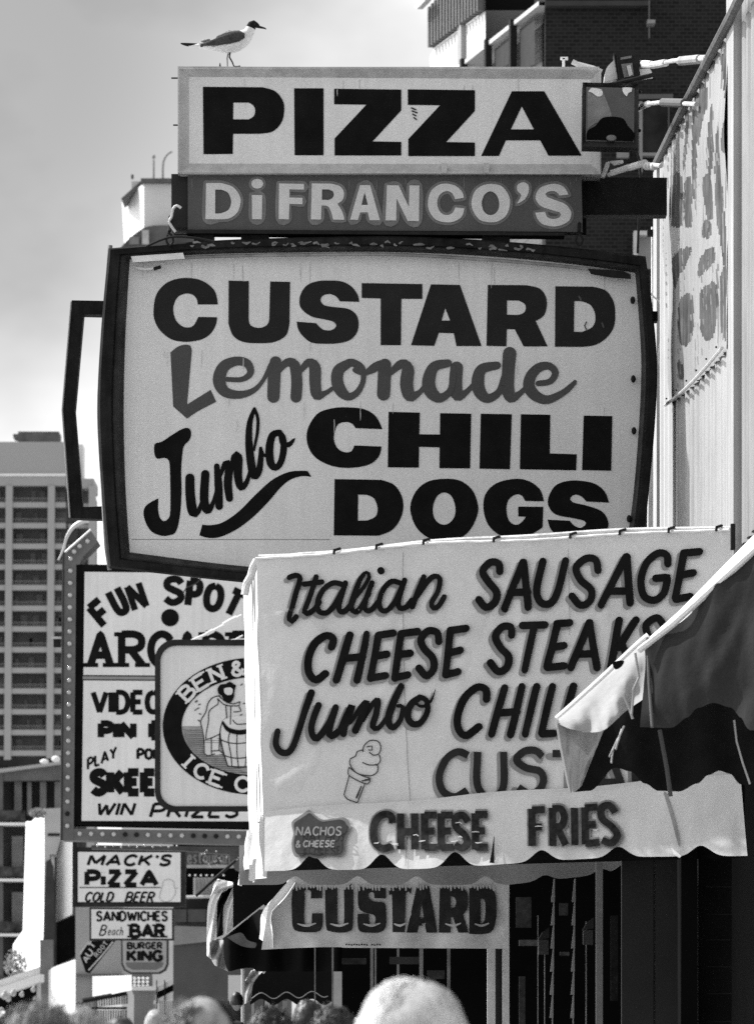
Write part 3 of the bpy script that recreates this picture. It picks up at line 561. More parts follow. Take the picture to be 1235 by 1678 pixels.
zE = (400, 860, 2.7444); zF = (780, 840, 2.7143)
BL = [(zE, 26, ['205,238 232,228 252,236 250,262 235,310 215,390 208,425 222,436 240,415', '325,235 300,320 275,390 290,402 320,380 340,350', '272,268 350,258',
  '438,268 400,262 360,290 335,340 335,385 365,398 400,370 440,300', '455,262 425,360 432,392 460,380 490,340', '480,345,22 530,290,18 562,235,18 550,215,16 525,240,22 495,310,26 478,370,28 495,392,24 520,375 560,310',
  '575,262 545,340 545,385 575,380 600,350', '700,262 665,255 630,285 608,340 615,382 645,385 680,345 710,280', '722,250 695,340 700,375 730,370 752,340', '808,235 780,300 755,370', '770,330 820,260 855,232 880,245 870,300 842,350 850,375 875,365 900,325']),
 (zE, 36, ['392,550 398,515 370,498 325,530 295,600 295,665 325,698 365,670', '468,495 412,698', '545,492 500,698', '440,600 525,592', '600,498 560,690', '600,497 670,487', '585,590 640,582', '562,688 632,678',
  '705,492 675,690', '706,490 778,480', '690,585 745,578', '675,688 735,675', '872,525 865,485 825,478 793,515 805,555 845,600 850,650 820,680 785,645', '925,475 905,672', '930,475 1000,467', '915,578 975,565', '905,675 965,662']),
 (zF, 36, ['155,545 150,510 110,508 83,550 105,600 142,640 135,690 95,707 62,668', '205,503 305,500', '258,505 218,700', '360,495 318,688', '358,494 412,490', '342,600 390,592', '320,690 390,682', '500,490 420,690', '503,490 533,690', '455,630 520,628',
  '635,480 590,700', '708,478 628,600', '640,580 690,700', '830,500 800,468 752,500 768,560 815,600 820,650 780,670 740,640']),
 (zF, 36, ['103,262 98,228 60,222 28,262 55,310 88,355 80,400 42,422 12,388', '207,222 122,428', '210,222 230,422', '150,355 228,355', '295,218 268,345 288,402 330,402 360,350 395,215',
  '540,258 530,212 488,205 443,245 462,300 510,345 503,395 460,412 423,372', '665,197 555,412', '668,197 682,402', '595,350 678,350', '850,228 845,190 805,182 755,225 730,300 742,370 785,390 830,360 848,288c 795,293', '920,182 882,380', '920,180 990,174', '903,278 962,268', '885,386 950,374']),
 (zE, 32, ['305,755 270,860 235,965 205,1020 165,1022 142,985 150,930', '335,812 305,910 320,960 345,950 385,890 412,822', '412,822 385,925 395,952 425,930', '425,930,18 460,850,22 480,815,30 455,890,32 448,940,32', '475,890,18 520,820,24 545,800,30 525,860,32 500,925,32',
  '530,880,18 570,810,24 598,790,28 590,850,30 575,905,28 600,915,22 635,870,18', '705,728,32 665,810,34 645,880,34 665,912,28 700,880,24 712,820,20 690,815,16', '715,830,14 735,820,14', '790,778,28 750,810,32 735,860,32 755,895,30 795,890,28 825,840,26 820,790,24 790,775,24', '770,800,12 800,818,14 840,795,12 862,742,3']),
 (zE, 36, ['1088,785 1085,742 1045,732 992,785 962,870 968,925 1000,948 1052,908']), (zF, 36, ['125,780 65,985', '205,775 150,988', '92,892 180,886', '272,775 215,985', '342,775 290,982', '292,985 345,982', '432,772 378,980']),
]
for zq, w, ss in BL:
    w /= zq[2]
    k = BL.index((zq, w*zq[2], ss)) if 0 else 0
sh, fr = [], []
for zq, w, ss in BL:
    sh.append(strokes(SM, ss, w/zq[2]*.93, zq, .007, dx=-5, dy=5)); fr.append(strokes(SM, ss, w/zq[2]*.93, zq, .011))
fr.append(strokes(SM, ['615,207 617,209'], 12, zE, .011))
part('lettering_shadow', join(*sh), SHADOWP, aw); part('lettering', join(*fr), BLACK, aw, 'black brush lettering Italian sausage, cheese steaks, jumbo chili')
CU = ['766,1238 750,1232 731,1244 720,1272 727,1297 746,1306 765,1295', '781,1232 781,1285 795,1306 812,1304 824,1285 824,1232', '888,1240 876,1230 857,1231 845,1245 860,1258 884,1264 890,1279 882,1295 864,1300 847,1290', '905,1235 975,1235', '936,1236 936,1300', '1000,1236 976,1302', '1000,1236 1024,1302', '985,1282 1016,1282', '1040,1235 1040,1302', '1040,1236 1070,1238 1072,1262 1042,1268', '1055,1268 1076,1302', '1096,1235 1096,1302', '1096,1235 1122,1245 1128,1270 1118,1295 1096,1302']
part('lettering_shadow', strokes(SM, CU, 11, off=.007, dx=-6, dy=5), SHADOWP, aw); part('lettering', strokes(SM, CU, 12, off=.011, cap='butt'), DKRED, aw, 'dark word CUSTARD')
zG = (380, 1280, 2.807); zH = (800, 1240, 2.8391); z5 = (440, 1180, 3.859)
CF = [(zG, ['745,195 735,160 700,155 665,185 655,240 665,290 700,312 745,300', '780,150 780,318', '845,150 845,318', '780,235 845,235', '890,150 890,318', '890,158 945,158', '890,232 935,232', '890,308 948,308', '965,150 965,318', '965,158 1020,158', '965,232 1010,232', '965,308 1022,308', '1088,190 1065,158 1032,172 1035,215 1070,248 1085,285 1060,312 1028,295', '1122,150 1122,318', '1122,155 1178,155', '1122,232 1165,232', '1122,308 1178,308']),
 (zH, ['205,245 205,420', '205,250 265,248', '205,330 250,330', '300,240 300,420', '300,245 340,245 355,285 340,325 300,328', '320,330 360,415', '402,240 402,415', '450,238 450,412', '450,240 510,236', '450,320 500,318', '450,408 515,402', '590,262 565,228 528,240 530,290 575,330 598,370 570,405 528,392'])]
part('lettering_shadow', join(*[strokes(VM, s_, 50/q[2], q, .010, 'butt') for q, s_ in CF]), mat('worn_grey_print', .20, .8, .3, 25), aw)
part('lettering', join(*[strokes(VM, s_, 32/q[2], q, .016, 'butt') for q, s_ in CF]), mat('worn_black_print', .022, .8, .5, 40), aw, 'peeling words CHEESE FRIES')
random.seed(5); pk = []
for k in range(12):
    x = random.choice((random.uniform(612, 795), random.uniform(612, 795), random.uniform(868, 1000))); y = random.uniform(1348, 1388) if x < 850 else random.uniform(1330, 1378); y = 1383-(x-612)*.004 if k % 3 == 0 and x < 850 else y
    pk.append(stroke(VM, [(x, y, 1.4), (x+random.uniform(2, 7), y+random.uniform(-1, 1), random.uniform(1.2, 2.6)), (x+random.uniform(7, 12), y+random.uniform(-2, 2), 1)], off=.022))
tag(part('peeled_patches', join(*pk), CANV, aw), kind='stuff')
bd = '265,570 300,600 350,632 420,625 480,618 515,640 525,690 505,730 492,780 490,840 460,870 380,866 310,880 260,866 200,878 165,850 155,780 165,720 155,650 200,612 240,585'
part('badge_border', glyph(VM, bd, off=.014, z=z5), mat('badge_border', .17, .8, .2, 20), aw)
ct = (340, 735); bi = ' '.join('%g,%g' % (ct[0]+(float(a.split(',')[0])-ct[0])*.9, ct[1]+(float(a.split(',')[1])-ct[1])*.88) for a in bd.split())
part('badge', glyph(VM, bi, off=.022, z=z5), mat('badge_fill', .05, .8, .2, 20), aw)
part('lettering', join(text(VM, 'NACHOS', 490.5, 1356, 563, 1370, 2.6, .1, off=.034), text(VM, '&', 490, 1379, 497, 1390, 2.2, .1, off=.034), text(VM, 'CHEESE', 502, 1379, 552, 1389, 2.4, .15, off=.034)), mat('badge_letters', .20, .8), aw, 'small grey words NACHOS & CHEESE')
ICE = ['600,200 605,165 640,130 690,135 708,175 695,215 660,222 640,205', '625,170 655,165 655,190 635,190', '600,190 565,200 555,230 525,245 520,275 530,300', '700,222 708,255 690,280 640,285 600,270', '530,300 560,335 610,350 660,350 690,325 690,290 680,280', '515,305 510,345 560,380 630,405 645,370 600,355 545,325 518,300', '515,352 480,470', '478,470 500,500 560,522', '612,405 565,522', '595,385,8 640,375,14', '590,420,8 560,490,14']
part('cone_drawing', strokes(SM, ICE, 1.9, z5, .008), mat('drawing_line', .05), aw, 'line drawing of a soft ice cream cone')
part('seam', join(stroke(SM, [(660, 905), (661, 1060), (665, 1200), (672, 1335)], .9, .004, 'butt'), stroke(SM, [(930, 900), (932, 1040)], .7, .004, 'butt'), stroke(VM, [(669, 1340), (664, 1420)], .9, .004, 'butt')), mat('seam_shade', .25), aw)
part('tear', stroke(VM, [(807, 1416, 8), (809, 1395, 4), (811, 1372, 1)], off=.02, cap='butt'), SHADE, aw)
part('stain', stroke(VM, [(1088, 1300, 4), (1096, 1330, 5), (1104, 1368, 5), (1107, 1388, 2)], off=.006), mat('canvas_stain', .25, .8, .2, 10), aw)
tag(part('white_tag', prism([(1098, 1392), (1106, 1398), (1113, 1405), (1110, 1408), (1101, 1402)], lambda x, y, o=0: VM(x, y, .04+o), .005), WHITEW), 'small white scrap stuck on the awning valance hem', 'tag')

# ================================================================ custard canvas sign hanging below
cw = thing('custard_banner', P(640, 1555, 27), 'lower grey canvas awning drop with the word CUSTARD in snow-topped block letters', 'awning')
wc = wr(6.2, .025, 50, 60)
def CM(x, y, off=0): return P(x, y, 27.0-off-wc(x, y)*min(1, max(0, (y-1440)/60)))
def ctop(x): return 1425
def cbot(x): return 1556-4*math.sin((x-450)/60) if x < 560 else 1553+ (x-560)*.006
part('cloth', grid(lambda x, y, o=0: CM(x-(1-min(1, (x-447)/60))*(0 if y < 1450 else .16*(y-1440))+(max(0, 1-(y-1440)/40)*28 if x < 480 else 0)*(480-x)/33, y), 447, 832, ctop, cbot, 90, 30), CANVM, cw, smooth=True)
fw = [(476, 1440), (481, 1449), (465, 1470), (442, 1498), (446, 1530), (447, 1553), (420, 1559), (427, 1525), (428, 1500), (445, 1470)]
V, G = [], []
L1 = cm([(478, 1438), (462, 1458), (440, 1480), (428, 1500), (426, 1530), (420, 1559)], 6); L2 = cm([(484, 1446), (468, 1470), (446, 1494), (444, 1505), (447, 1530), (448, 1554)], 6); k = min(len(L1), len(L2))
for i in range(k):
    for j in range(6):
        t = j/5; V.append(P(L1[i][0]*(1-t)+L2[i][0]*t, L1[i][1]*(1-t)+L2[i][1]*t, 27.35-.4*t+.03*math.sin(t*9+i*.3)))
for i in range(k-1):
    for j in range(5): q = i*6+j; G.append((q, q+1, q+7, q+6))
part('front_flap', (V, G), CANVW, cw, smooth=True)
CL = ['C', 'U', 'S', 'T', 'A', 'R', 'D']; zz = (380, 1280, 2.807)
CG = [('280,490c 415,486c 415,538c 362,540c 362,505 335,505 335,540 333,650 355,672 365,665 368,608c 418,608c 415,670 395,692 350,695 300,690 280,670 275,600 275,540', ()),
 ('428,490c 485,490c 485,650 500,668 515,650 515,500c 548,472c 558,490c 556,660 540,690 495,697 450,690 432,665', ()),
 ('580,475c 600,490c 708,492c 708,540c 655,538c 650,512 630,515 630,540 660,555 700,560 708,600 707,670 680,695 640,697 590,692 578,660 578,610c 630,610c 632,655 650,668 658,650 655,618 600,600 580,570', ()),
 ('722,490c 825,490c 822,520 800,515 795,695c 738,695c 735,520 722,525', ()),
 ('850,480c 905,482c 944,697c 893,697c 888,665c 858,665c 853,697c 802,697c', ('872,560c 882,630c 862,630c',)),
 ('955,490c 1040,490 1075,505 1085,550 1080,590 1060,612c 1088,697c 1040,697c 1015,625c 1005,625c 1004,697c 950,697c', ('1005,530c 1022,535 1030,555 1022,580 1005,585c',)),
 ('1090,490c 1165,488 1205,510 1215,570 1212,640 1195,690 1150,704 1090,702c', ('1142,540c 1158,545 1165,580 1160,640 1142,660c',))]
part('lettering', join(*[glyph(CM, a, h, .012, zz) for a, h in CG]), mat('custard_letters', .03, .8, .3, 15), cw, 'snow-capped block word CUSTARD')
random.seed(11); dr = []
for x0_, x1_ in ((480, 525), (534, 578), (588, 630), (638, 672), (684, 704), (722, 762), (770, 808)):
    x = x0_
    while x < x1_: dr.append(stroke(CM, [(x, 1452, 3.5), (x+.5, 1453+random.uniform(1, 6), 2.4)], off=.017)); x += random.uniform(4, 7)
    dr.append(stroke(CM, [(x0_+8, 1514, 2), ((x0_+x1_)/2, 1517, 4), (x1_-8, 1513, 2)], off=.018))
part('snow_drips', join(*dr), mat('drip_grey', .5, .8, .1, 10), cw)
cw.children[-1]['kind'] = 'stuff'
part('small_print', join(text(CM, 'COMMONWEALTH', 566, 1546, 598, 1550, 1, off=.012), text(CM, 'AWNING', 602, 1546, 625, 1550, 1, off=.012)) if False else join(*[stroke(CM, [(566+k*4.2, 1548), (569+k*4.2, 1548+(k % 3-1))], 2.2, .012, 'butt') for k in range(14) if k != 9]), BLACK, cw)
# ================================================================ dark awning corner at right, near the camera
DA = Plane(1050, 20.2, 1235, 19.8)
da = thing('dark_awning', P(1080, 1200, 20), 'dark canvas awning corner with scalloped valance and pale torn gable flap at right', 'awning')
wd_a = wr(9.7, .035, 60, 110); wd_b = wr(3.1, .004, 18, 40)
def wd(x, y): return wd_a(x, y)+wd_b(x, y)
def edge(x): return 1178-(x-912)*.885 if x < 1110 else 1003-(x-1110)*1.02
def itp(tb, x):
    for (a, b), (c, d) in zip(tb, tb[1:]):
        if x <= c: t = max(0, (x-a)/(c-a)); t = t*t*(3-2*t); return b+(d-b)*t
    return tb[-1][1]
def dbot(x): return itp([(1056, 1192), (1100, 1193), (1130, 1176), (1150, 1160), (1172, 1152), (1195, 1159), (1215, 1176), (1237, 1197), (1300, 1200)], x)
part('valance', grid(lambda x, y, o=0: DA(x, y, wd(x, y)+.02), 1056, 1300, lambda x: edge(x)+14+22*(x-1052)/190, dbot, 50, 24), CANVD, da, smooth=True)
def ltop(x): return itp([(938, 1290), (950, 1250), (975, 1196), (1010, 1178), (1035, 1142), (1062, 1115), (1300, 1060)], x)
def lbot(x): return itp([(936, 1298), (965, 1296), (1008, 1258), (1032, 1264), (1056, 1284), (1078, 1296), (1112, 1297), (1142, 1284), (1160, 1270), (1178, 1263), (1195, 1268), (1212, 1285), (1240, 1296), (1300, 1298)], x)
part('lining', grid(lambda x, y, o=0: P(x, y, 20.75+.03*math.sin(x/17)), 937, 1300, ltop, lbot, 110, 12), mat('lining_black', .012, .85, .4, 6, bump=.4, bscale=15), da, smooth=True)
# sunlit top slope, seen from below nearly edge-on
def edge(x): return 1178-(x-912)*.885 if x < 1110 else 1003-(x-1110)*1.02
V, G = [], []
for i in range(31):
    x = 1052+(1300-1052)*i/30; w_ = 14+22*(x-1052)/190; y = edge(x)
    V += [P(x, y, 20.9), P(x, y+w_*.35, 20.6), P(x, y+w_*.7+2*math.sin(x/13), DA.Y(x)+.15), P(x, y+w_, DA.Y(x)+.02)]
for i in range(30):
    for j in range(3): q = i*4+j; G.append((q, q+1, q+5, q+4))
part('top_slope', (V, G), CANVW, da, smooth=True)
part('top_piping', tube([DA(x, edge(x)+14+22*(x-1052)/190+1, .03) for x in range(1056, 1300, 8)], .012, 6), CANVW, da)
# gable flap: a pale triangle left of the corner and a shorter piece hanging from its point
L1 = [(912, 1180), (950, 1146), (1000, 1100), (1040, 1062), (1062, 1043)]; ip = lambda L, t: (lambda i, u: tuple(L[i][q]+(L[min(i+1, len(L)-1)][q]-L[i][q])*u for q in (0, 1)))(int(t*(len(L)-1)), t*(len(L)-1)-int(t*(len(L)-1)))
def sheet(La, Lb, n, m, Yf):
    A, B = cm(La, 4), cm(Lb, 4); V, G = [], []
    for i in range(n+1):
        a, b = ip(A, i/n), ip(B, i/n)
        for j in range(m+1): t = j/m; x, y = a[0]+(b[0]-a[0])*t, a[1]+(b[1]-a[1])*t; V.append(P(x, y, Yf(i/n, t, x, y)))
    for i in range(n):
        for j in range(m): q = i*(m+1)+j; G.append((q, q+1, q+m+2, q+m+1))
    return V, G
FLAPM = mat('grey_white_canvas', .34, .85, .15, 6, bump=.3, bscale=25, trans=.10)
part('gable_flap', sheet(L1, [(914, 1186), (940, 1196), (985, 1198), (1024, 1166), (1062, 1140)], 40, 16, lambda s_, t, x, y: 20.62-.30*t**.6*(1-.2*s_)+.035*math.sin(x/9+y/23)*t+.03*noise.noise(Vector((x/14, y/22, 5)))*t), FLAPM, da, smooth=True)
part('hanging_flap', sheet([(912, 1182), (940, 1195), (988, 1198)], [(934, 1299), (942, 1297), (952, 1288)], 22, 20, lambda s_, t, x, y: 20.34+.25*s_+.03*math.sin(s_*9+t*2)+.02*noise.noise(Vector((x/9, y/30, 1)))), FLAPM, da, smooth=True)
part('flap_piping', tube([P(x, y-1, 20.62) for x, y in cm(L1, 6)], .014, 6), CANVW, da)
part('flap_edge', join(tube([P(x, y, 20.45) for x, y in cm([(912, 1180), (920, 1190), (950, 1198), (985, 1195)], 5)], .006, 6), tube([P(x, y, 20.5) for x, y in cm([(912, 1182), (922, 1240), (934, 1298)], 5)], .007, 6)), mat('flap_seam', .5), da)
part('torn_hole', prism(cm(pp('1003,1088 1010,1083 1022,1083 1018,1092 1008,1097'), 4, True), flatp(20.2), .01), CANVK, da)
part('rib_pole', tube([P(1060, 1045, 20.2), P(1063, 1120, 20.15), P(1068, 1192, 20.1)], .006, 8), mat('rib_grey', .12), da)
part('hanging_strap', join(tube([P(1080, 1196, 20.4), P(1092, 1260, 20.4), P(1098, 1305, 20.4)], .009, 6)), mat('strap_grey', .07), da)
for cv_ in (tube([P(1202, 1180, 20.2), P(1206, 1215, 20.2), P(1216, 1250, 20.2), P(1228, 1285, 20.2)], .004, 6), tube([P(1040, 1070, 20.1), P(1046, 1110, 20.1), P(1037, 1130, 20.1), P(1034, 1170, 20.1)], .005, 6), tube([P(1022, 1140, 20.15), P(1030, 1160, 20.15), P(1036, 1178, 20.15)], .005, 6)): part('hanging_cord', cv_, mat('cord_grey', .35), da)
part('corner_bundle', join(*[tube([P(x0, y0, 20.3), P(x1, y1, 20.25)], .004, 6) for x0, y0, x1, y1 in ((1018, 1195, 1008, 1228), (1022, 1190, 1000, 1236), (1012, 1210, 998, 1240), (1004, 1225, 1001, 1250))]), mat('bundle_grey', .3, .8, .5, 30), da)

# ================================================================ floodlights over the PIZZA sign
def flood(name, lab, parts_):
    t = thing(name, parts_[0], lab, 'floodlight', 'floodlights on arms beside the pizza sign'); return t
f1 = thing('floodlight', P(1000, 238, 27.6), 'square black floodlight facing the street at the right end of the PIZZA sign', 'floodlight', 'floodlights beside the pizza sign')
Yf = 27.5
part('housing', join(prism([(955, 136), (1045, 138), (1045, 241), (954, 239)], flatp(Yf+.04), .18)), IRON, f1)
part('rim', ring([(954, 135), (1046, 137), (1045, 242), (953, 240)], [(960, 142), (1039, 144), (1038, 233), (959, 231)], flatp(Yf), flatp(Yf+.03)), mat('black_enamel', .02, .4, .3, 10, spec=.4), f1)
gm = mat('lamp_glass', .055, .12, .4, 6, spec=.6)
part('lamp_glass', prism([(960, 142), (1039, 144), (1038, 233), (959, 231)], flatp(Yf+.035), .004), gm, f1)
part('reflector', join(prism(cm(pp('962,150c 966,144c 985,145c 998,178 1000,195 975,202 962,212c'), 5, True), flatp(Yf+.028), .003)), mat('reflector_metal', .20, .3, .3, 12), f1)
part('reflector_glint', join(prism(cm(pp('963,150 968,144 985,147 986,156 978,158 970,152'), 4, True), flatp(Yf+.022), .003), prism(cm(pp('1019,144 1035,144 1034,150 1029,152 1026,158 1022,154'), 4, True), flatp(Yf+.022), .003)), mat('painted_glint', .8, .3), f1)  # glints painted as small bright shapes inside the lamp
part('lamp_visor', prism(cm(pp('960,228c 962,214 975,206 985,194 1000,191 1020,194 1028,206 1038,218 1037,231c'), 4, True), flatp(Yf+.020), .004), SHADE, f1)
part('bulb', ball(P(1001, 226, Yf+.01), .026, .01, .016, 12, 8), mat('bulb_grey', .16, .3), f1)
for x, y in ((955, 158), (955, 218), (1047, 214), (1048, 150), (1046, 178)): part('screw', ball(P(x, y, Yf+.05), .009, .02, .009, 8, 5), IRON, f1)
f2 = thing('floodlight', P(1020, 145, 27.9), 'upper tilted floodlight seen from behind above the square one', 'floodlight', 'floodlights beside the pizza sign')
part('cone_shell', prism(cm(pp('989,134c 993,112 1008,96c 1014,128c'), 4, True), flatp(27.75), .12), mat('shell_pale', .72, .5, .15, 8), f2)
part('housing', join(prism([(1005, 89), (1012, 91), (1022, 129), (1012, 131)], flatp(27.72), .12), prism([(1005, 86), (1042, 83), (1048, 94), (1045, 127), (1014, 129), (1010, 92)], flatp(27.70), .14)), IRON, f2)
part('housing_panel', join(prism([(1017, 105), (1035, 103), (1038, 124), (1022, 127)], flatp(27.69), .005), prism([(1016, 94), (1034, 91), (1034, 95), (1016, 98)], flatp(27.69), .005)), mat('panel_grey', .16), f2)
part('panel_mark', prism([(1026, 108), (1032, 106), (1036, 122), (1030, 125)], flatp(27.68), .005), mat('panel_light', .5), f2)
part('yoke', tube([P(984, 143, 27.6), P(1020, 134, 27.6), P(1060, 125, 27.6), P(1073, 122, 27.6)], .012), IRON, f2)
part('side_shell', prism([(1047, 113), (1064, 112), (1070, 124), (1049, 127)], flatp(27.75), .08), mat('shell_pale2', .65), f2)
def arm(lab, pts, segs):
    t = thing('lamp_arm', P(pts[0][0], pts[0][1], 28.1), lab, 'pipe arm', 'pipe arms holding the floodlights')
    aY = lambda x: 28.0-max(0, x-1040)*3.2/130
    part('pipe', tube([P(x, y, aY(x)) for x, y in pts], .011), GALV, t)
    for x0, y0, x1, y1, r, m in segs: part('sleeve', tube([P(x0, y0, aY(x0)), P(x1, y1, aY(x1))], r, 10), m, t)
gs = mat('grey_sleeve', .30, .5, .3, 10)
arm('top floodlight arm of pale pipe reaching the painted wall banner', [(1040, 108), (1070, 108), (1100, 100), (1165, 95), (1195, 92)], [(1114, 100, 1146, 97, .022, gs), (1068, 107, 1090, 103, .018, GALV), (1044, 103, 1066, 104, .014, WHITEW), (1148, 96, 1156, 95.5, .016, GALV)])
arm('middle floodlight arm, pale pipe with a dark sleeve, beside the square lamp', [(1046, 180), (1056, 171), (1080, 168), (1140, 171)], [(1086, 168, 1121, 169, .022, mat('dark_sleeve', .10)), (1050, 175, 1062, 170, .016, WHITEW)])
arm('lowest floodlight arm of crumpled pale wrapping resting above the dark beam', [(995, 288), (1005, 281), (1030, 275), (1052, 268), (1082, 272)], [(1000, 284, 1030, 274, .016, WHITEW), (1030, 275, 1056, 267, .018, WHITEW), (1058, 273, 1060, 273, .018, GALV), (1064, 273, 1066, 273, .018, GALV), (1070, 273, 1072, 273, .018, GALV)])
tag(part('crumpled_wrap', join(prism([(984, 289), (992, 266), (1000, 264), (996, 276), (990, 290)], flatp(28.0), .05), prism([(999, 264), (1020, 262), (1021, 266), (1006, 270)], flatp(28.0), .04)), WHITEW), 'crumpled white wrapping at the lower right corner of the PIZZA sign', 'wrapping')
br_ = thing('small_spotlight', P(930, 112, 28), 'small pale fixture lying on the right end of the PIZZA sign top', 'lamp')
part('stand', join(pbox(921, 95, 925, 113, 27.95, .03), pbox(918, 93, 930, 97, 27.95, .03)), WHITEW, br_)
part('tube_lamp', tube([P(937, 101, 28), P(945, 105, 28), P(972, 112, 28), P(985, 118, 28)], .014), mat('tube_pale', .6), br_)

# ================================================================ seagull
gz = (290, 20, 7.72); Yg = 28.0
def gp(x, y, dy=0): return P(gz[0]+x/gz[2], gz[1]+y/gz[2], Yg+dy)
gu = thing('seagull', gp(640, 690, .02), 'black-headed gull standing on top of the PIZZA sign, facing right', 'gull')
sp = [(150, 425, 12, 22), (280, 425, 30, 50), (400, 420, 58, 80), (520, 412, 95, 105), (640, 398, 125, 120), (740, 372, 130, 120), (820, 335, 115, 105), (880, 290, 88, 82), (915, 245, 66, 62), (935, 200, 60, 55), (952, 165, 60, 52), (975, 152, 52, 46), (1005, 165, 36, 34), (1035, 182, 22, 20)]
q = cm(sp, 18); V, G = [], []; mid = []; nn = 16; u = Yg/F/gz[2]
for i, (x, y, r, wd_) in enumerate(q):
    a, b = q[max(0, i-1)], q[min(len(q)-1, i+1)]; d = Vector((b[0]-a[0], -(b[1]-a[1]))).normalized(); c = gp(x, y)
    for k in range(nn):
        t = 2*math.pi*k/nn; V.append(c+Vector((-d.y*math.sin(t)*r*u, math.cos(t)*wd_*u, d.x*math.sin(t)*r*u)))
for i in range(len(q)-1):
    for k in range(nn):
        G.append((i*nn+k, i*nn+(k+1) % nn, (i+1)*nn+(k+1) % nn, (i+1)*nn+k)); mid.append(1 if q[i][0]+(q[i][1]-200)*-.35 > 925 and q[i][1] < 262 and i > len(q)*.6 else 0)
G += [tuple(range(nn)), tuple((len(q)-1)*nn+k for k in range(nn))]; mid += [0, 1]
HOOD = mat('dark_hood_feathers', .018, .8, .3, 60, bump=.4, bscale=300)
part('body', (V, G), [mat('white_feathers', .78, .9, .08, 40, bump=.5, bscale=250), HOOD], gu, smooth=True, mids=mid)
WG = mat('slate_wing', .06, .85, .5, 45, bump=.8, bscale=200)
def loft(sp, dy, flat):
    q = cm(sp, 14); V, G = [], []
    for i, (x, y, r) in enumerate(q):
        a, b = q[max(0, i-1)], q[min(len(q)-1, i+1)]; d = Vector((b[0]-a[0], -(b[1]-a[1]))).normalized(); c = gp(x, y, 0)
        for k in range(10):
            t = 2*math.pi*k/10; yy = dy(x)
            V.append(c+Vector((-d.y*math.sin(t)*r*u, yy+math.cos(t)*flat*u, d.x*math.sin(t)*r*u)))
    for i in range(len(q)-1):
        for k in range(10): G.append((i*10+k, i*10+(k+1) % 10, (i+1)*10+(k+1) % 10, (i+1)*10+k))
    G += [tuple(range(10)), tuple((len(q)-1)*10+k for k in range(10))]; return V, G
body_w = lambda x: (45+75*max(0, 1-((x-650)/400)**2))*u
for s in (-1, 1):
    part('wing', loft([(860, 315, 30), (800, 320, 60), (700, 345, 68), (600, 370, 62), (500, 395, 48), (380, 418, 26), (300, 430, 14)], lambda x: s*(body_w(x)+10*u), 22), WG, gu, smooth=True)
part('feather_edges', join(*[tube([gp(800-k*42, 345+k*9+j_*16, -(.05-.0007*k*3)), gp(770-k*42, 362+k*8+j_*15, -(.052-.0007*k*3)), gp(735-k*42, 366+k*8+j_*14, -(.05-.0007*k*3))], .0013, 4) for k in range(8) for j_ in range(2)]), mat('feather_edge', .22), gu)
gu.children[-1]['kind'] = 'stuff'
part('back_feathers', join(loft([(850, 280, 20), (780, 262, 32), (680, 268, 30), (580, 300, 30), (500, 330, 22)], lambda x: 0, 80), *[tube([gp(x, y, -.01), gp(x-45, y-14, -.01)], .003, 5, .0006) for x, y in ((700, 245), (660, 255), (620, 280), (560, 305), (690, 240))]), mat('grey_mantle', .22, .85, .5, 50, bump=.8, bscale=200), gu, smooth=True)
part('rump_tuft', join(loft([(420, 350, 10), (370, 365, 22), (320, 380, 20), (285, 395, 12)], lambda x: -.01, 40)), mat('mid_feathers', .30, .9, .4, 50, bump=.8, bscale=200), gu, smooth=True)
part('white_patch', join(loft([(280, 400, 14), (310, 405, 22), (350, 412, 14), (400, 415, 8)], lambda x: -.022, 20), loft([(620, 450, 8), (670, 436, 20), (720, 430, 10)], lambda x: -.045, 14)), WHITEW, gu, smooth=True)
part('tail', loft([(50, 395, 6), (120, 408, 20), (250, 420, 26), (420, 432, 26), (560, 442, 16)], lambda x: -.012*(x > 300), 34), HOOD, gu, smooth=True)
part('beak', tube([gp(1030, 185), gp(1080, 196), gp(1115, 205), gp(1130, 217)], .0075, 8, .002), mat('beak_dark', .03, .4), gu)
part('eye', ball(gp(985, 150, -.0195), .0022, .001, .0022, 8, 5), mat('eye_black', .01, .2, spec=.6), gu)
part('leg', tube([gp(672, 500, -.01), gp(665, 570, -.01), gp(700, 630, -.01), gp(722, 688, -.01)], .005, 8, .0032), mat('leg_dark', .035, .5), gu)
part('leg', tube([gp(650, 520, .02), gp(636, 580, .02), gp(640, 690, .02)], .0045, 8, .003), mat('leg_lit', .22, .5), gu)  # paler copy of the leg colour, sunlight put into it
part('foot', prism([(gz[0]+a/gz[2], gz[1]+b/gz[2]) for a, b in ((715, 676), (760, 680), (800, 672), (803, 690), (720, 692))], flatp(Yg-.02), .03), HOOD, gu)
tag(part('bolt_cap', tube([gp(546, 695), gp(546, 660), gp(546, 640)], .005, 8, .0015), IRON), 'small dark spike beside the gull on the PIZZA sign', 'bolt')

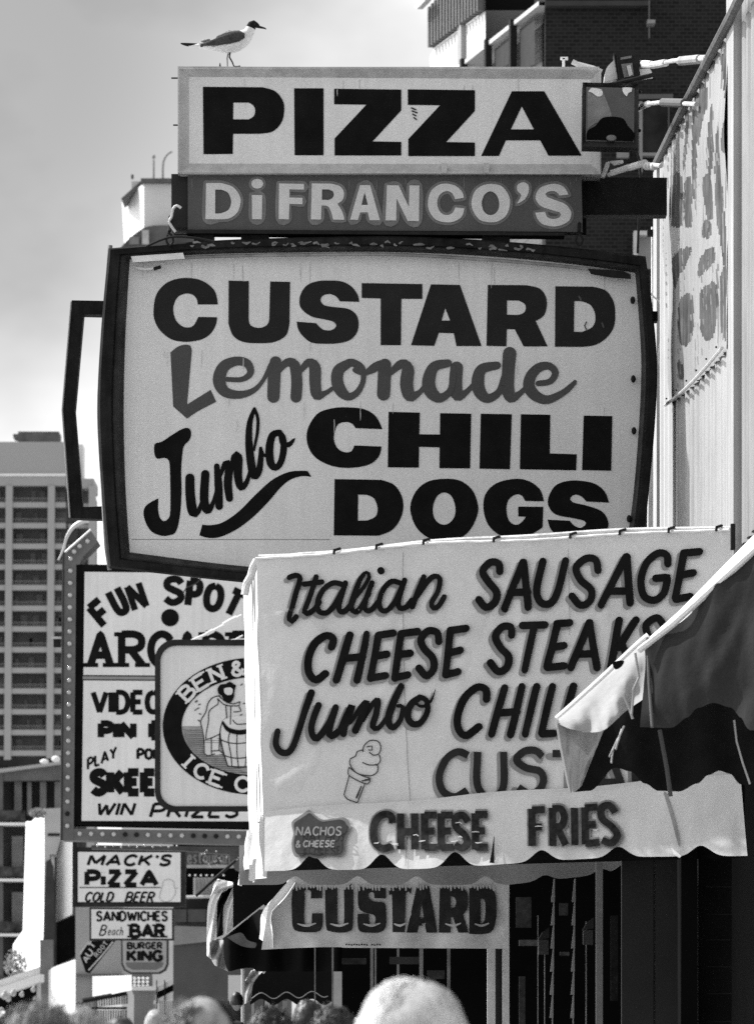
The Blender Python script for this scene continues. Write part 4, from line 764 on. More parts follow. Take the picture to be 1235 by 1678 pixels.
# ================================================================ arcade sign with its studded bulb border
Ya = 60; MA = flatp(Ya)
ar = thing('arcade_sign', P(280, 1345, Ya), 'tall pale arcade sign with black border and bulb-studded steel edge, reading FUN SPOT ARCADE', 'sign')
part('cabinet', prism([(125, 925), (440, 925), (436, 1358), (121, 1352)], flatp(Ya+.03), .5), BLACK, ar)
part('sign_face', join(prism([(139, 937), (430, 940), (426, 1108), (137, 1106)], MA, .02), prism([(137, 1115), (426, 1117), (424, 1346), (134, 1345)], MA, .02)), FACE2, ar)
part('mast', pbox(432, 930, 446, 1760, Ya+.6, .15), IRON, ar)
part('divider', prism([(136, 1108), (428, 1110), (427, 1115), (136, 1113)], flatp(Ya-.01), .03), mat('divider_grey', .25), ar)
tag(ar.children[-1])
STUD = mat('studded_steel', .13, .6, .25, 3, grain=.15)
part('bulb_border', join(prism([(106, 905), (125, 925), (121, 1352), (121, 1377), (102, 1377)], flatp(Ya-.05), .6), prism([(106, 905), (148, 868), (161, 887), (136, 912), (130, 925), (125, 925)], flatp(Ya-.05), .6), prism([(121, 1358), (436, 1362), (436, 1385), (121, 1377)], flatp(Ya-.045), .6)), STUD, ar)
part('edge_strip', tube([P(107, 905, Ya-.07), P(149, 868, Ya-.07)], .012, 6), GALV, ar)
part('border_rim', tube([P(104, 905, Ya-.06), P(101, 1377, Ya-.06)], .012, 6), mat('rim_dark', .05), ar)
BULBS = mat('frosted_bulb', .45, .15, .1, 10, spec=.9); DEAD = mat('empty_socket', .02)
bmsh = {}
bl = [(116-.035*(y-915)*.35, y) for y in [915.5+19.9*k for k in range(23)]]+[(122, 904), (131, 895), (144, 887)]+[(131+18.6*k, 1366+.35*k) for k in range(16)]
random.seed(2)
for k, (x, y) in enumerate(bl):
    dead = k in (21,) or (k >= 26 and k-26 in (4, 5, 10, 11, 12)); key = 'd' if dead else 'b'; loc = P(x, y, Ya-.06)
    if key not in bmsh:
        ob = part('bulb', ball((0, 0, 0), .026, .03, .026, 10, 8), DEAD if dead else BULBS, None, smooth=True); bmsh[key] = ob.data; COL.objects.unlink(ob); bpy.data.objects.remove(ob)
    ob = bpy.data.objects.new('bulb', bmsh[key]); COL.objects.link(ob); ob.parent = ar
    ob.location = loc-base[ar]+Vector((0, 0, -.0)); ob.scale = (1, 1, 1)
for me in bmsh.values():
    c = sum((v.co for v in me.vertices), Vector())/len(me.vertices)
    for v in me.vertices: v.co -= c
zA7 = (80, 900, 2.9405); A7 = lambda x, y: (80+x/2.9405, 900+y/2.9405)
L_ = []
for ch, x, y, w, h, r in (('F', 255, 305, 62, 112, -40), ('U', 335, 250, 48, 118, -27), ('N', 425, 228, 58, 118, -19), ('S', 603, 200, 75, 112, 3), ('P', 700, 213, 48, 118, 6), ('O', 795, 232, 68, 112, 10), ('T', 893, 262, 62, 115, 26)):
    X, Y_ = A7(x, y); L_.append(letter(MA, ch, X, Y_, w/2.94, h/2.94, r, 34/2.94 if ch != 'N' else 30/2.94))
X, Y_ = A7(585, 330); L_.append(([MA(X, Y_, .006)]+[MA(X+14.6*math.cos(t*math.pi/12), Y_+14.3*math.sin(t*math.pi/12), .006) for t in range(24)], [(0, 1+t, 1+(t+1) % 24) for t in range(24)]))
for ch, x, w in (('A', 250, 95), ('R', 402, 100), ('C', 540, 95), ('A', 668, 95), ('D', 800, 85), ('E', 925, 80)):
    X, Y_ = A7(x, 484); L_.append(letter(MA, ch, X, Y_, w/2.94, 148/2.94, 0, 36/2.94, serif=True))
t7 = lambda s, x0, y0, x1, y1, sw, **k: text(MA, s, *A7(x0, y0), *A7(x1, y1), sw/2.94, **k)
L_ += [t7('VIDEO', 215, 690, 535, 785, 25), t7('PIN', 252, 840, 408, 906, 31), t7('B', 495, 840, 545, 906, 31), t7('PLAY', 190, 1010, 325, 1060, 11, rise=-.42), t7('POKER', 430, 964, 610, 1010, 14),
       t7('SKEE', 215, 1075, 510, 1172, 40), t7('WIN', 228, 1225, 400, 1280, 14, slant=.3), t7('PRIZES', 490, 1228, 905, 1290, 15, slant=.3)]
part('lettering', join(*L_), BLACK, ar)
gy = thing('sign_guy_wire', P(330, 1040, 50), 'pale wrapped guy wire crossing in front of the arcade sign', 'wire')
part('wire', tube([P(x, y, 50) for x, y in ((300, 1056), (322, 1046), (345, 1036), (370, 1022), (396, 1008))], .012, 6), WHITEW, gy)
part('turnbuckle', join(tube([P(x, y, 49.95) for x, y in ((366, 1024), (378, 1017), (388, 1012))], .024, 8), tube([P(338, 1039, 49.95), P(350, 1033, 49.95)], .02, 8)), WHITEW, gy)
part('wire_tail', tube([P(x, y, 50) for x, y in ((372, 1050), (385, 1048), (398, 1041))], .007, 6), WHITEW, gy)
tag(part('curled_wire', tube([P(x, y, 55) for x, y in cm([(329, 945), (328, 950), (322, 956), (314, 960), (305, 964), (300, 973)], 4)], .006, 6), IRON), 'thin dark wire dangling under the custard sign frame in front of FUN SPOT', 'wire')
pv = thing('pivot_arm', P(95, 1052, Ya), 'small dark fixture with a pale top sticking out left of the bulb border', 'fixture')
part('box', pbox(88, 1047, 99, 1060, Ya, .1), IRON, pv); part('lid', pbox(84, 1043, 101, 1047, Ya-.01, .1), mat('lid_pale', .5), pv)
tag(part('twisted_strap', tube([P(x, y, 58) for x, y in cm([(146, 853), (134, 855), (120, 864), (110, 880), (104, 900), (96, 918)], 4)], .03, 6, .008), mat('strap_pale', .55, .4)), 'pale twisted strap curling off the top of the bulb border', 'strap')
# ---------------------------------------------------------------- ice cream sign
Yi = 45; MI = flatp(Yi)
ic = thing('ice_cream_sign', P(415, 1327, Yi), 'round-cornered pale ice cream sign with black oval emblem and barrel scene', 'sign')
def rr(x0, y0, x1, y1, r):
    p = []
    for cx, cy, a in ((x1-r, y0+r, -90), (x1-r, y1-r, 0), (x0+r, y1-r, 90), (x0+r, y0+r, 180)):
        for k in range(9): t = math.radians(a+90*k/8); p.append((cx+r*math.cos(t), cy+r*math.sin(t)))
    return p
ro, ri = rr(254, 1048, 578, 1330, 33), rr(263, 1058, 569, 1321, 26)
part('frame', join(ring(ro, ri, flatp(Yi-.05), flatp(Yi-.02)), ring(ro, ro, flatp(Yi+.3), flatp(Yi-.05))), mat('sign_frame_black', .03, .5, .3, 8), ic)
part('sign_face', prism(rr(262, 1057, 570, 1322, 26), MI, .1), FACE2, ic)
part('mast', pbox(560, 1040, 576, 1760, Yi+.35, .12), IRON, ic)
ex, ey, ea, eb, eia, eib = 415, 1190, 148, 112, 117, 80
EL = lambda a, b, n=96, t0=0, t1=2*math.pi: [(ex+a*math.cos(t0+(t1-t0)*k/n), ey+b*math.sin(t0+(t1-t0)*k/n)) for k in range(n+1)]
eo, ei = EL(ea, eb)[:-1], EL(eia, eib)[:-1]
part('oval_band', ring(eo, ei, lambda x, y: MI(x, y, .006), lambda x, y: MI(x, y, .006)), BLACK, ic)
part('emblem_ground', prism([p for p in EL(eia, eib, 60, 0, math.pi)], flatp(Yi-.002), .001), mat('emblem_grey', .32, .8, .3, 12), ic)
LB = []
def on_oval(ch, t, s=1.0, flip=False, w=19, h=22, sw=5.4):
    t = math.radians(t); mr = .5; x = ex+(ea+eia)/2*math.cos(t); y = ey+(eb+eib)/2*math.sin(t)
    nx_, ny_ = math.cos(t)/((ea+eia)/2), math.sin(t)/((eb+eib)/2); rot = math.degrees(math.atan2(ny_, nx_))+90
    if flip: rot += 180
    LB.append(letter(MI, ch, x, y, w, h, rot, sw, .010, serif=True))
for ch, t in (('B', 215), ('E', 229), ('N', 243), ('&', 259)): on_oval(ch, t)
for ch, t, w in (('I', 143, 4), ('C', 130, 19), ('E', 117, 18), ('C', 98, 20), ('R', 84, 18)): on_oval(ch, t, flip=True, w=w)
part('lettering', join(*LB), mat('emblem_letters', .72), ic, 'pale slab letters round the oval band')
z6 = (250, 1050, 5.995)
part('drawing_field', join(glyph(MI, '545,600c 640,540 680,560 720,600 725,740 690,780 665,870 655,925 670,1075 690,1110 530,1130c 505,1100 500,960 475,800 520,690', z=z6, off=.006), glyph(MI, '680,800 760,750 930,740c 1000,760 1010,900 990,1230c 740,1230c 690,1050 665,900', z=z6, off=.0065)), mat('emblem_pale', .7), ic)
part('drawing_lines', join(strokes(MI, ['660,540 590,560 545,620 525,700 475,790 490,870 505,960 510,1100', '640,575 645,620 560,690 550,800 530,900 525,970', '525,970 580,955 655,920', '640,570 700,625 760,640 840,640', '655,545 720,600 800,620 850,600', '660,920 655,1075', '578,960 580,1110', '510,1108 540,1130 610,1112', '580,1085 660,1080 690,1105',
  '720,640 730,760', '770,640 765,820', '685,800 665,900 690,1060 740,1230', '760,900 745,980 770,1120 780,1230', '830,920 830,1100 845,1240', '920,930 925,1100 910,1240', '668,970 740,1000 830,1010 940,1000', '690,1120 760,1145 840,1155 940,1145', '740,1230 840,1245 930,1240', '790,780 830,820 930,815', '800,700 870,690 850,650 860,600'], 1.6, z6, .009)), DKRED, ic)
part('barrel_rim', strokes(MI, ['690,800,20 740,870,40 840,900,46 940,890,46 990,880,40'], 7, z6, .011), BLACK, ic)
part('drawing_head', join(glyph(MI, '640,470 670,430 720,425 760,400 800,430 820,435 805,500 800,560 775,600 740,610 700,580 680,540 650,520', z=z6, off=.012)), BLACK, ic)
part('drawing_face', glyph(MI, '705,470 770,460 790,490 775,530 740,535 710,515', z=z6, off=.015), mat('emblem_pale', .7), ic)
random.seed(4); dd = []
for k in range(46):
    x, y = random.uniform(300, 1000), random.uniform(420, 810)
    if ((250+x/6-ex)/(eia-5))**2+((1050+y/6-ey)/(eib-4))**2 < 1 and not (480 < x < 860 and y > 400+abs(x-700)*.3): dd.append(stroke(MI, [(250+x/6, 1050+y/6), (250+x/6+2.5, 1050+y/6+random.uniform(-2, 2))], 2, .008))
for k in range(22):
    y = 1196+k*3.3; hw = eia*math.sqrt(max(0, 1-((y-ey)/eib)**2)); dd.append(stroke(MI, [(ex-hw+2, y), (ex-hw+2+random.uniform(20, 60), y+1), (ex-20, y)], .9, .0045, 'butt'))
tag(part('drawing_texture', join(*dd), mat('emblem_line', .10), ic), kind='stuff')
# ---------------------------------------------------------------- pizza and beer sign, bar sign, burger sign, slanted sign
def small_sign(name, lab, x0, y0, x1, y1, Y, bw_, face=FACE2, pts=None):
    t = thing(name, P((x0+x1)/2, y1, Y), lab, 'sign')
    part('frame', prism([(x0, y0), (x1, y0+1.5), (x1, y1), (x0, y1)], flatp(Y), .25), mat('sign_frame_black', .03, .5, .3, 8), t)
    part('sign_face', prism([(x0+bw_, y0+bw_), (x1-bw_, y0+bw_+1), (x1-bw_, y1-bw_), (x0+bw_, y1-bw_)], flatp(Y-.02), .018), face, t); return t
z8 = (0, 1200, 2.9405); A8 = lambda x, y: (x/2.9405, 1200+y/2.9405)
Ym = 75; mk = small_sign('pizza_beer_sign', 'small black-framed sign reading MACK\'S PIZZA COLD BEER with a mug', 120, 1388, 304, 1486, Ym, 8); Mm = flatp(Ym-.02)
t8 = lambda M, s, x0, y0, x1, y1, sw, **k: text(M, s, *A8(x0, y0), *A8(x1, y1), sw/2.94, **k)
part('frame_post', pbox(119, 1372, 126, 1486, Ym-.03, .1), IRON, mk)
part('lettering', join(t8(Mm, "MACK'S", 425, 594, 815, 640, 14, slant=.35), t8(Mm, 'PiZZA', 420, 672, 755, 735, 24), t8(Mm, 'COLD', 410, 772, 540, 815, 10, slant=.3), t8(Mm, 'BEER', 605, 772, 735, 818, 10, slant=.3)), BLACK, mk)
part('rule_line', stroke(Mm, [A8(385, 748), A8(775, 748)], 1.4, .01, 'butt'), BLACK, mk)
part('mug_drawing', strokes(Mm, ['785,735 790,715 815,708 838,720 840,745 848,770 825,810 790,815 770,795 785,735', '845,750 858,752'], .8, z8, .01), mat('mug_line', .3), mk)
Yb = 85; sb_ = small_sign('bar_sign', 'small pale sign reading SANDWICHES and BAR, below the beer sign', 147, 1487, 285, 1541, Yb, 3); Mb = flatp(Yb-.02)
part('lettering', join(t8(Mb, 'SANDWICHES', 468, 865, 805, 908, 11), t8(Mb, 'B', 480, 930, 505, 978, 7, slant=.3), t8(Mb, 'each', 520, 938, 590, 978, 4, slant=.2), t8(Mb, 'BAR', 632, 930, 790, 985, 19, serif=True)), BLACK, sb_)
Yk = 95; bk = thing('burger_sign', P(237, 1596, Yk), 'grey round-bottomed sign with the words BURGER KING over a bun shape', 'sign'); Mk = flatp(Yk-.02)
ko = [(198.5, 1530), (276, 1530), (276, 1580), (272, 1590), (262, 1596), (214, 1596), (203, 1590), (199, 1580)]; ki = [(201, 1532), (273, 1532), (273, 1579), (269, 1588), (260, 1593), (215, 1593), (206, 1588), (202, 1579)]
part('frame', prism(ko, flatp(Yk), .3), mat('sign_frame_grey', .06), bk); part('sign_face', prism(ki, Mk, .018), mat('dull_face', .42, .6, .1, 5), bk)
part('bun_shape', prism([(206, 1577), (268, 1577), (266, 1584), (256, 1589), (218, 1589), (208, 1584)], flatp(Yk-.03), .008), mat('bun_grey', .17), bk)
part('lettering', join(t8(Mk, 'BURGER', 616, 1014, 780, 1042, 9), t8(Mk, 'KING', 618, 1054, 780, 1100, 16)), BLACK, bk, 'words BURGER KING')
Yd = 97; dg = thing('slanted_sign', P(150, 1590, Yd), 'black slanted arrow-shaped sign on the pale board left of the burger sign', 'sign'); Md = flatp(Yd-.02)
c1 = lambda x, y: (110+x/6.5, 1480+y/6.5)
part('board', prism([c1(*q) for q in ((140, 560), (240, 400), (520, 395), (240, 750), (200, 735))], flatp(Yd), .1), BLACK, dg)
part('stripe', join(stroke(Md, [c1(230, 715), c1(370, 560), c1(490, 410)], 2.2, .01, 'butt'), stroke(Md, [c1(135, 545), c1(235, 405)], 2, .01, 'butt')), mat('stripe_pale', .6), dg)
part('lettering', join(letter(Md, 'A', *c1(205, 595), 9, 9, -52, 2, .02), letter(Md, 'U', *c1(240, 530), 9, 10, -52, 2.4, .02), letter(Md, 'T', *c1(268, 445), 8, 10, -52, 2.4, .02),
     *[letter(Md, ch, *c1(x, y), 5, 7, -52, 1.3, .02) for ch, x, y in (('R', 315, 548), ('O', 348, 508), ('O', 380, 468), ('T', 412, 430))]), mat('stripe_pale', .6), dg)

# ================================================================ buildings on the left
def bldg(name, lab, x, y, Y): return thing(name, Vector((P(x, y, Y).x, Y, 0)), lab, 'building')
Yt = 760; tw = bldg('hotel_tower', 'tall distant hotel tower with grid of dark balconies behind pale slabs, far left', 60, 1665, Yt)
TW = mat('tower_concrete', .36, .85, .06, .02, grain=0); TD = mat('tower_glass', .09, .6, .35, .15, grain=0)
part('core', prism([(-120, 760), (126, 760), (126, 1720), (-120, 1720)], flatp(Yt+3), 20), TD, tw)
part('step_core', prism([(126, 800), (148, 800), (148, 1720), (126, 1720)], flatp(Yt+5), 20), TD, tw)
part('parapet', pbox(-120, 724, 108, 796, Yt+.5, 12), TW, tw); part('parapet', pbox(108, 784, 154, 800, Yt+1, 12), TW, tw)
part('side_fin', join(pbox(108, 728, 136, 784, Yt+6, 6)), WHITEW, tw)
part('parapet_line', pbox(-120, 776, 108, 780, Yt+.2, .3), WHITEW, tw)
part('penthouse', join(pbox(30, 707, 97, 726, Yt+4, 6), pbox(22, 711, 30, 717, Yt+4, 5)), mat('penthouse_dark', .10, .8, .5, .3, grain=0), tw)
for k in range(15):
    y = 823+k*33.9; part('balcony_slab', join(pbox(-120, y, 108, y+8.5, Yt+.3, 1.2), pbox(112, y+2, 150, y+8, Yt+1.5, 1.5)), TW, tw)
for x in (-70, 11, 80, 147):
    part('column', prism([(x-1, 796), (x+10, 796), (x+4, 1720), (x-7, 1720)], flatp(Yt+.1), 2.4), TW, tw)
for k in range(15):
    y = 823+k*33.9; part('railing', join(*[pbox(x, y-6.5, x+.5, y, Yt+.35, .05) for x in range(-60, 106, 3)], pbox(-60, y-7, 106, y-6.4, Yt+.35, .05)), mat('rail_thin', .22, grain=0), tw)
random.seed(9)
for k in range(15):
    for x0, x1 in ((-60, 8), (21, 77), (90, 107)):
        for q_ in range(2):
            a = random.uniform(x0, x1-6); part('curtain', pbox(a, 800+k*33.9+random.uniform(4, 9), a+random.uniform(4, 12), 823+k*33.9, Yt+2.7, .2), mat('curtain_dull', random.choice((.12, .16)) if 0 else .14, .8, .2, 1, grain=0), tw)
# lower hotel wing in front of it
Yl = 270; lw = bldg('hotel_wing', 'lower hotel block with curtained balconies and white slab edges beneath the tower', 30, 1665, Yl)
LD = mat('wing_dark', .035, .8, .6, .35, grain=0); LC = mat('wing_grey', .11, .8, .3, .8, grain=0)
part('core', prism([(-200, 1252), (102, 1242), (102, 1720), (-200, 1720)], flatp(Yl+2), 15), LD, lw)
part('roof_edge', prism([(-200, 1268), (0, 1260), (104, 1247), (104, 1252), (0, 1266), (-200, 1276)], flatp(Yl), 3), TW, lw)
part('fascia', prism([(-200, 1268), (104, 1254), (104, 1278), (-200, 1284)], flatp(Yl+.5), 1), LC, lw)
for y in (1350, 1442, 1532): part('balcony_slab', pbox(-200, y-2.2, 74, y+2.2, Yl, 2.5), WHITEW, lw)
for y0, y1 in ((1281, 1348), (1370, 1440), (1462, 1530), (1550, 1620)):
    part('column', pbox(-2, y0-18, 5, y1, Yl+.4, .5), LC, lw)
    for x0, x1 in ((24, 36), (45, 52), (66, 76), (90, 100)) if y0 == 1281 else ((20, 38),): part('curtain', pbox(x0, y0, x1, y1-12, Yl+1.5, .3), mat('wing_curtain', .17, .8, .25, 1.2, grain=0), lw)
    part('railing', pbox(-60, y1-20, 42, y1-3, Yl+.3, .1), mat('railing_mesh', .055, .8, .8, 2.5, grain=0), lw)
part('lamp', join(ball(P(73, 1248, Yl-1), .22, .2, .13, 10, 6), ball(P(92, 1244, Yl-1), .22, .2, .17, 10, 6)), WHITEW, lw)
Yw = 200; wb = bldg('white_wall_block', 'sunlit white slab wall rising beside the hotel wing, shrub at its foot', 90, 1665, Yw)
part('white_wall', prism([(43, 1346), (52, 1346), (73, 1325), (73, 1592), (20, 1592), (22, 1548), (38, 1525)], lambda x, y, o=0: P(x, y, Yw+ (73-x)*.35+.6-o), .5), WHITEW, wb)
part('grey_face', prism([(73, 1325), (99, 1324), (99, 1377), (92, 1400), (82, 1400), (78, 1600), (71, 1600), (73, 1420)], flatp(Yw), 3), mat('grey_face', .42, .8, .12, 1), wb)
part('dark_post', prism([(76, 1412), (83, 1408), (88, 1420), (90, 1475), (88, 1700), (70, 1700), (71, 1540)], flatp(Yw-.1), .1), mat('post_dark', .05, .9, .4, 1), wb)  # darker post at the edge of the grey face
part('slot', pbox(79, 1365.5, 98, 1370, Yw-.05, .1), IRON, wb)
part('white_panel', prism([(94, 1378), (119, 1377), (119, 1498), (92, 1512)], lambda x, y, o=0: P(x, y, Yw-.6+(119-x)*.05-o), .3), WHITEW, wb)
part('dark_opening', prism([(93, 1512), (126, 1498), (126, 1566), (93, 1582)], flatp(Yw+.2), .5), SHADE, wb)
part('lower_wall', prism([(88, 1585), (124, 1572), (124, 1720), (66, 1720), (66, 1600)], lambda x, y, o=0: P(x, y, Yw-3.4+(124-x)*.05-o), .3), WHITEW, wb)
part('lower_pier', pbox(66, 1540, 87, 1720, Yw-1.2, .4), mat('pier_grey', .15, .8, .4, 1), wb)
def leafy(c, rx, ry, rz, n, s, seed):
    random.seed(seed); V, G = [], []
    for _ in range(n):
        d = Vector([random.gauss(0, 1) for _ in range(3)]).normalized()*random.random()**.4; p = Vector(c)+Vector((d.x*rx, d.y*ry, d.z*rz))
        a = Vector([random.gauss(0, 1) for _ in range(3)]).normalized()*s; b = a.cross(Vector([random.gauss(0, 1) for _ in range(3)])).normalized()*s*.6; k = len(V); V += [p-a, p+b, p+a, p-b]; G.append((k, k+1, k+2, k+3))
    return V, G
LEAF = mat('pale_leaves', .28, .7, .4, 3, trans=.3)
for lab, (x, y), r in (('wispy shrub hanging over the top of the white slab wall', (62, 1332), (14, 8)), ('pale shrub at the left foot of the white slab wall', (26, 1580), (20, 26))):
    t = thing('shrub', P(x, y+r[1], Yw-1), lab, 'shrub'); u_ = Yw/F
    part('foliage', leafy(P(x, y, Yw-1), r[0]*u_, .5, r[1]*u_, 500, .06, int(x)), LEAF, t); part('stem', tube([P(x+10, y+r[1], Yw-.9), P(x, y, Yw-1)], .03, 6), IRON, t)
# white awning at the far left with dark stall under it
st = thing('white_stall_awning', P(30, 1610, 120), 'sunlit white stall awning at the lower left edge', 'awning')
part('canopy', join(prism([(-60, 1636), (0, 1618), (66, 1596), (66, 1609), (0, 1632), (-60, 1652)], flatp(120), 1.5)), WHITEW, st)
part('canopy_top', prism([(-60, 1624), (0, 1606), (66, 1584), (66, 1596), (0, 1618), (-60, 1636)], lambda x, y, o=0: P(x, y, 120.6-o), .3), mat('top_grey', .45), st)
part('stall_back', pbox(-80, 1612, 66, 1740, 122, .3), SHADE, st); part('support', tube([P(64, 1600, 120.5), P(64, 1740, 120.5)], .05, 8), CONC, st)
random.seed(6)
for k, (x, y, r) in enumerate(((8, 1632, 6), (22, 1628, 5), (36, 1630, 4), (55, 1622, 4), (2, 1660, 6), (14, 1637, 5), (57, 1636, 3))):
    tag(part('stuffed_toy', join(ball(P(x, y, 119+k*.2), r*.0133, .06, r*.0133, 10, 8), ball(P(x+1, y-r, 119+k*.2), r*.008, .05, r*.008, 8, 6)), mat('toy_pale', .45, .9, .6, 15)), ('round pale prize hanging under the white stall awning, %s from the left' % ('second', 'fourth', 'fifth', 'sixth', 'lowest and first', 'third', 'seventh')[k]), 'prize', 'prizes hanging under the white stall awning')
# ================================================================ middle distance low centre
Yq = 110; mb = bldg('sign_wall_building', 'grey low building carrying the slanted sign board, with bright wall and fringe below', 180, 1665, Yq)
part('wall', pbox(124, 1486, 200, 1599, Yq, 6), mat('board_wall', .36, .8, .08, 1.5), mb)
part('wall_trim', pbox(124, 1596, 204, 1600, Yq-.1, .1), mat('trim_dark', .12), mb)
part('pier', pbox(125, 1600, 152, 1642, Yq, 2), mat('pier_mid', .26, .8, .1, 1.5), mb)
part('bright_wall', prism([(152, 1600), (217, 1598), (217, 1622), (152, 1636)], lambda x, y, o=0: P(x, y, Yq-1.7+(217-x)*.02-o), .2), WHITEW, mb)
tag(mb.children[-1])
part('fringe_rail', tube([P(136, 1640, Yq-1), P(208, 1627, Yq-1)], .05, 6), IRON, mb)
random.seed(12)
for k in range(18):
    x = 137+k*4.1; part('slat', pbox(x, 1640-k*.7, x+3.0, 1652-k*.4, Yq-.9+random.uniform(0, .2), .05), mat('fringe_a', .20, .8, .3, 5) if k % 3 else mat('fringe_b', .33, .8, .3, 5), mb)
part('lower_rail', pbox(150, 1650, 208, 1654, Yq-.8, .1), IRON, mb)
for k in range(14):
    x = 152+k*4.1; part('slat', pbox(x, 1655, x+3, 1720, Yq-.7+random.uniform(0, .2), .05), mat('fringe_a', .20, .8, .3, 5) if k % 2 else mat('fringe_b', .33, .8, .3, 5), mb)
for k in range(12): part('light_bulb', ball(P(221+(k % 4)*7, 1603+(k//4)*6, Yq-2), .03, .02, .03, 8, 6), WHITEW, mb)
part('bulb_panel', pbox(216, 1596, 250, 1618, Yq-1.9, .1), mat('panel_dark_grey', .14, .8, .3, 4), mb)
part('round_pier', prism([(216, 1622), (254, 1622), (251, 1632), (253, 1720), (218, 1720), (220, 1632)], flatp(Yq-2.2), 1.2), mat('pier_grey2', .20, .8, .15, 2), mb)
part('pale_ledge', prism([(216, 1617), (254, 1616), (290, 1598), (290, 1606), (254, 1623), (216, 1623)], flatp(Yq-2.5), .4), WHITEW, mb)
stp = thing('striped_barrier', P(270, 1645, 104), 'small black and white banded barrier below the burger sign', 'barrier')
for q_ in (((257, 1618), (288, 1601), (288, 1611), (257, 1626)), ((252, 1640), (288, 1622), (288, 1634), (252, 1646))): part('white_band', prism(q_, flatp(104), .1), WHITEW, stp)
part('dark_band', prism([(258, 1625), (288, 1608), (288, 1626), (258, 1638)], flatp(104.05), .1), SHADE, stp)
for x in (257, 270, 287): part('bar', pbox(x-.8, 1606, x+.8, 1740, 103.95, .05), IRON, stp)
for k in range(8): part('picket', pbox(262+k*3.4, 1640, 263.5+k*3.4, 1740, 104, .05), mat('picket_grey', .15), stp)
# grey shop block in the centre with a lit sign fragment
Yr = 100; rb = bldg('restaurant_block', 'grey restaurant block with dark sign band under the arcade sign', 320, 1665, Yr)
part('upper_wall', pbox(284, 1380, 460, 1470, Yr+1, 5), SHADE, rb)
part('wall', pbox(284, 1512, 470, 1760, Yr, 6), mat('block_grey', .10, .85, .12, 2, grain=.15), rb)
part('pale_band', prism([(284, 1517), (340, 1519), (340, 1543), (284, 1549)], flatp(Yr-.1), .1), mat('band_grey', .27, .8, .15, 3), rb)
for x0, x1 in ((285, 306), (308, 338), (340, 372)): part('panel', pbox(x0, 1490, x1, 1511, Yr-.15, .3), mat('panel_dark', .09, .8, .3, 3), rb)
part('panel_backing', pbox(284, 1468, 460, 1516, Yr+.2, .5), mat('backing_dark', .03), rb)
part('window_curtain', pbox(317, 1438, 353, 1469, Yr-.1, .2), mat('curtain_pale', .5, .8, .1, 6), rb)
for k in range(6): part('curtain_stripe', pbox(320+k*6, 1438.5, 322.4+k*6, 1468.5, Yr-.14, .03), mat('curtain_grey', .28), rb)
part('window_edge', tube([P(304, 1470, Yr-.2), P(352, 1469, Yr-.2)], .03, 6), CONC, rb)
rs = thing('restaurant_sign', P(345, 1423, Yr-2), 'dim grey sign fragment with the letters estaurant behind bulbs', 'sign')
part('board', pbox(306, 1392, 420, 1417, Yr-2, .2), mat('dim_board', .10, .7, .3, 4), rs)
part('board_edge', join(pbox(306, 1417, 384, 1422, Yr-2.05, .2), pbox(306, 1388, 328, 1393, Yr-2.05, .2), pbox(333, 1389, 347, 1393, Yr-2.05, .2)), mat('dim_edge', .42), rs)
part('lettering', text(flatp(Yr-2.05), 'estaurant', 308, 1394, 384, 1415, 2.6), mat('dim_letters', .24), rs)
for k in range(7): part('light_bulb', ball(P(311+k*9.3, 1434.5, Yr-.5), .02, .02, .018, 8, 6), WHITEW, rb)
random.seed(8)
# lower studded return of the arcade sign
part('under_return', prism([(150, 1385), (440, 1388), (440, 1440), (385, 1425), (375, 1400), (300, 1394), (150, 1391)], flatp(Ya+.7), .3), mat('studded_return', .11, .7, .3, 3), ar)
for k in range(30):
    x, y = (160+k*13, 1386+(k % 2)*2) if k < 11 else (random.uniform(330, 395), random.uniform(1392, 1420)); ob = bpy.data.objects.new('bulb', bmsh['b']); COL.objects.link(ob); ob.parent = ar; ob.location = P(x, y, Ya+.66)-base[ar]; ob.scale = (.45, .6, .45)
tag(part('dark_brace', tube([P(386, 1410, 40), P(352, 1440, 40), P(321, 1468, 40)], .012, 6), IRON), 'thin dark diagonal brace in front of the curtained window', 'brace')
# ---------------------------------------------------------------- striped awning with pale flap, low centre
sa = thing('striped_awning', P(370, 1590, 33), 'small black and white striped awning behind the torn flap of the sausage awning', 'awning')
def SA(x, y, o=0): return P(x, y, 33-o-.12*math.sin((y-1440)/60))
def qgrid(M, l, r, n=10, m=16):
    V, G = [], []; L, R = cm(l, 3), cm(r, 3)
    for j in range(m+1):
        a, b = ip(L, j/m), ip(R, j/m)
        for i in range(n+1): t = i/n; V.append(M(a[0]+(b[0]-a[0])*t, a[1]+(b[1]-a[1])*t, .03*math.sin(t*7+j*.4)))
    for j in range(m):
        for i in range(n): q = j*(n+1)+i; G.append((q, q+1, q+n+2, q+n+1))
    return V, G
part('pale_stripe', qgrid(SA, [(352, 1450), (344, 1472), (340, 1490), (339, 1530), (339, 1566)], [(368, 1455), (357, 1475), (356, 1490), (355, 1530), (356, 1580)]), CANVW, sa, smooth=True)
part('pale_top', qgrid(SA, [(357, 1440), (350, 1450), (348, 1462)], [(380, 1445), (384, 1452), (366, 1462)]), CANVW, sa, smooth=True)
part('dark_stripe', qgrid(lambda x, y, o=0: SA(x, y, o-.03), [(378, 1452), (362, 1472), (356, 1490), (355, 1540)], [(384, 1452), (372, 1475), (368, 1490), (368, 1545)]), CANVK, sa, smooth=True)
part('pale_stripe', qgrid(SA, [(383, 1452), (372, 1475), (366, 1492), (366, 1545)], [(384, 1450), (384, 1475), (382, 1492), (382, 1532)]), CANVW, sa, smooth=True)
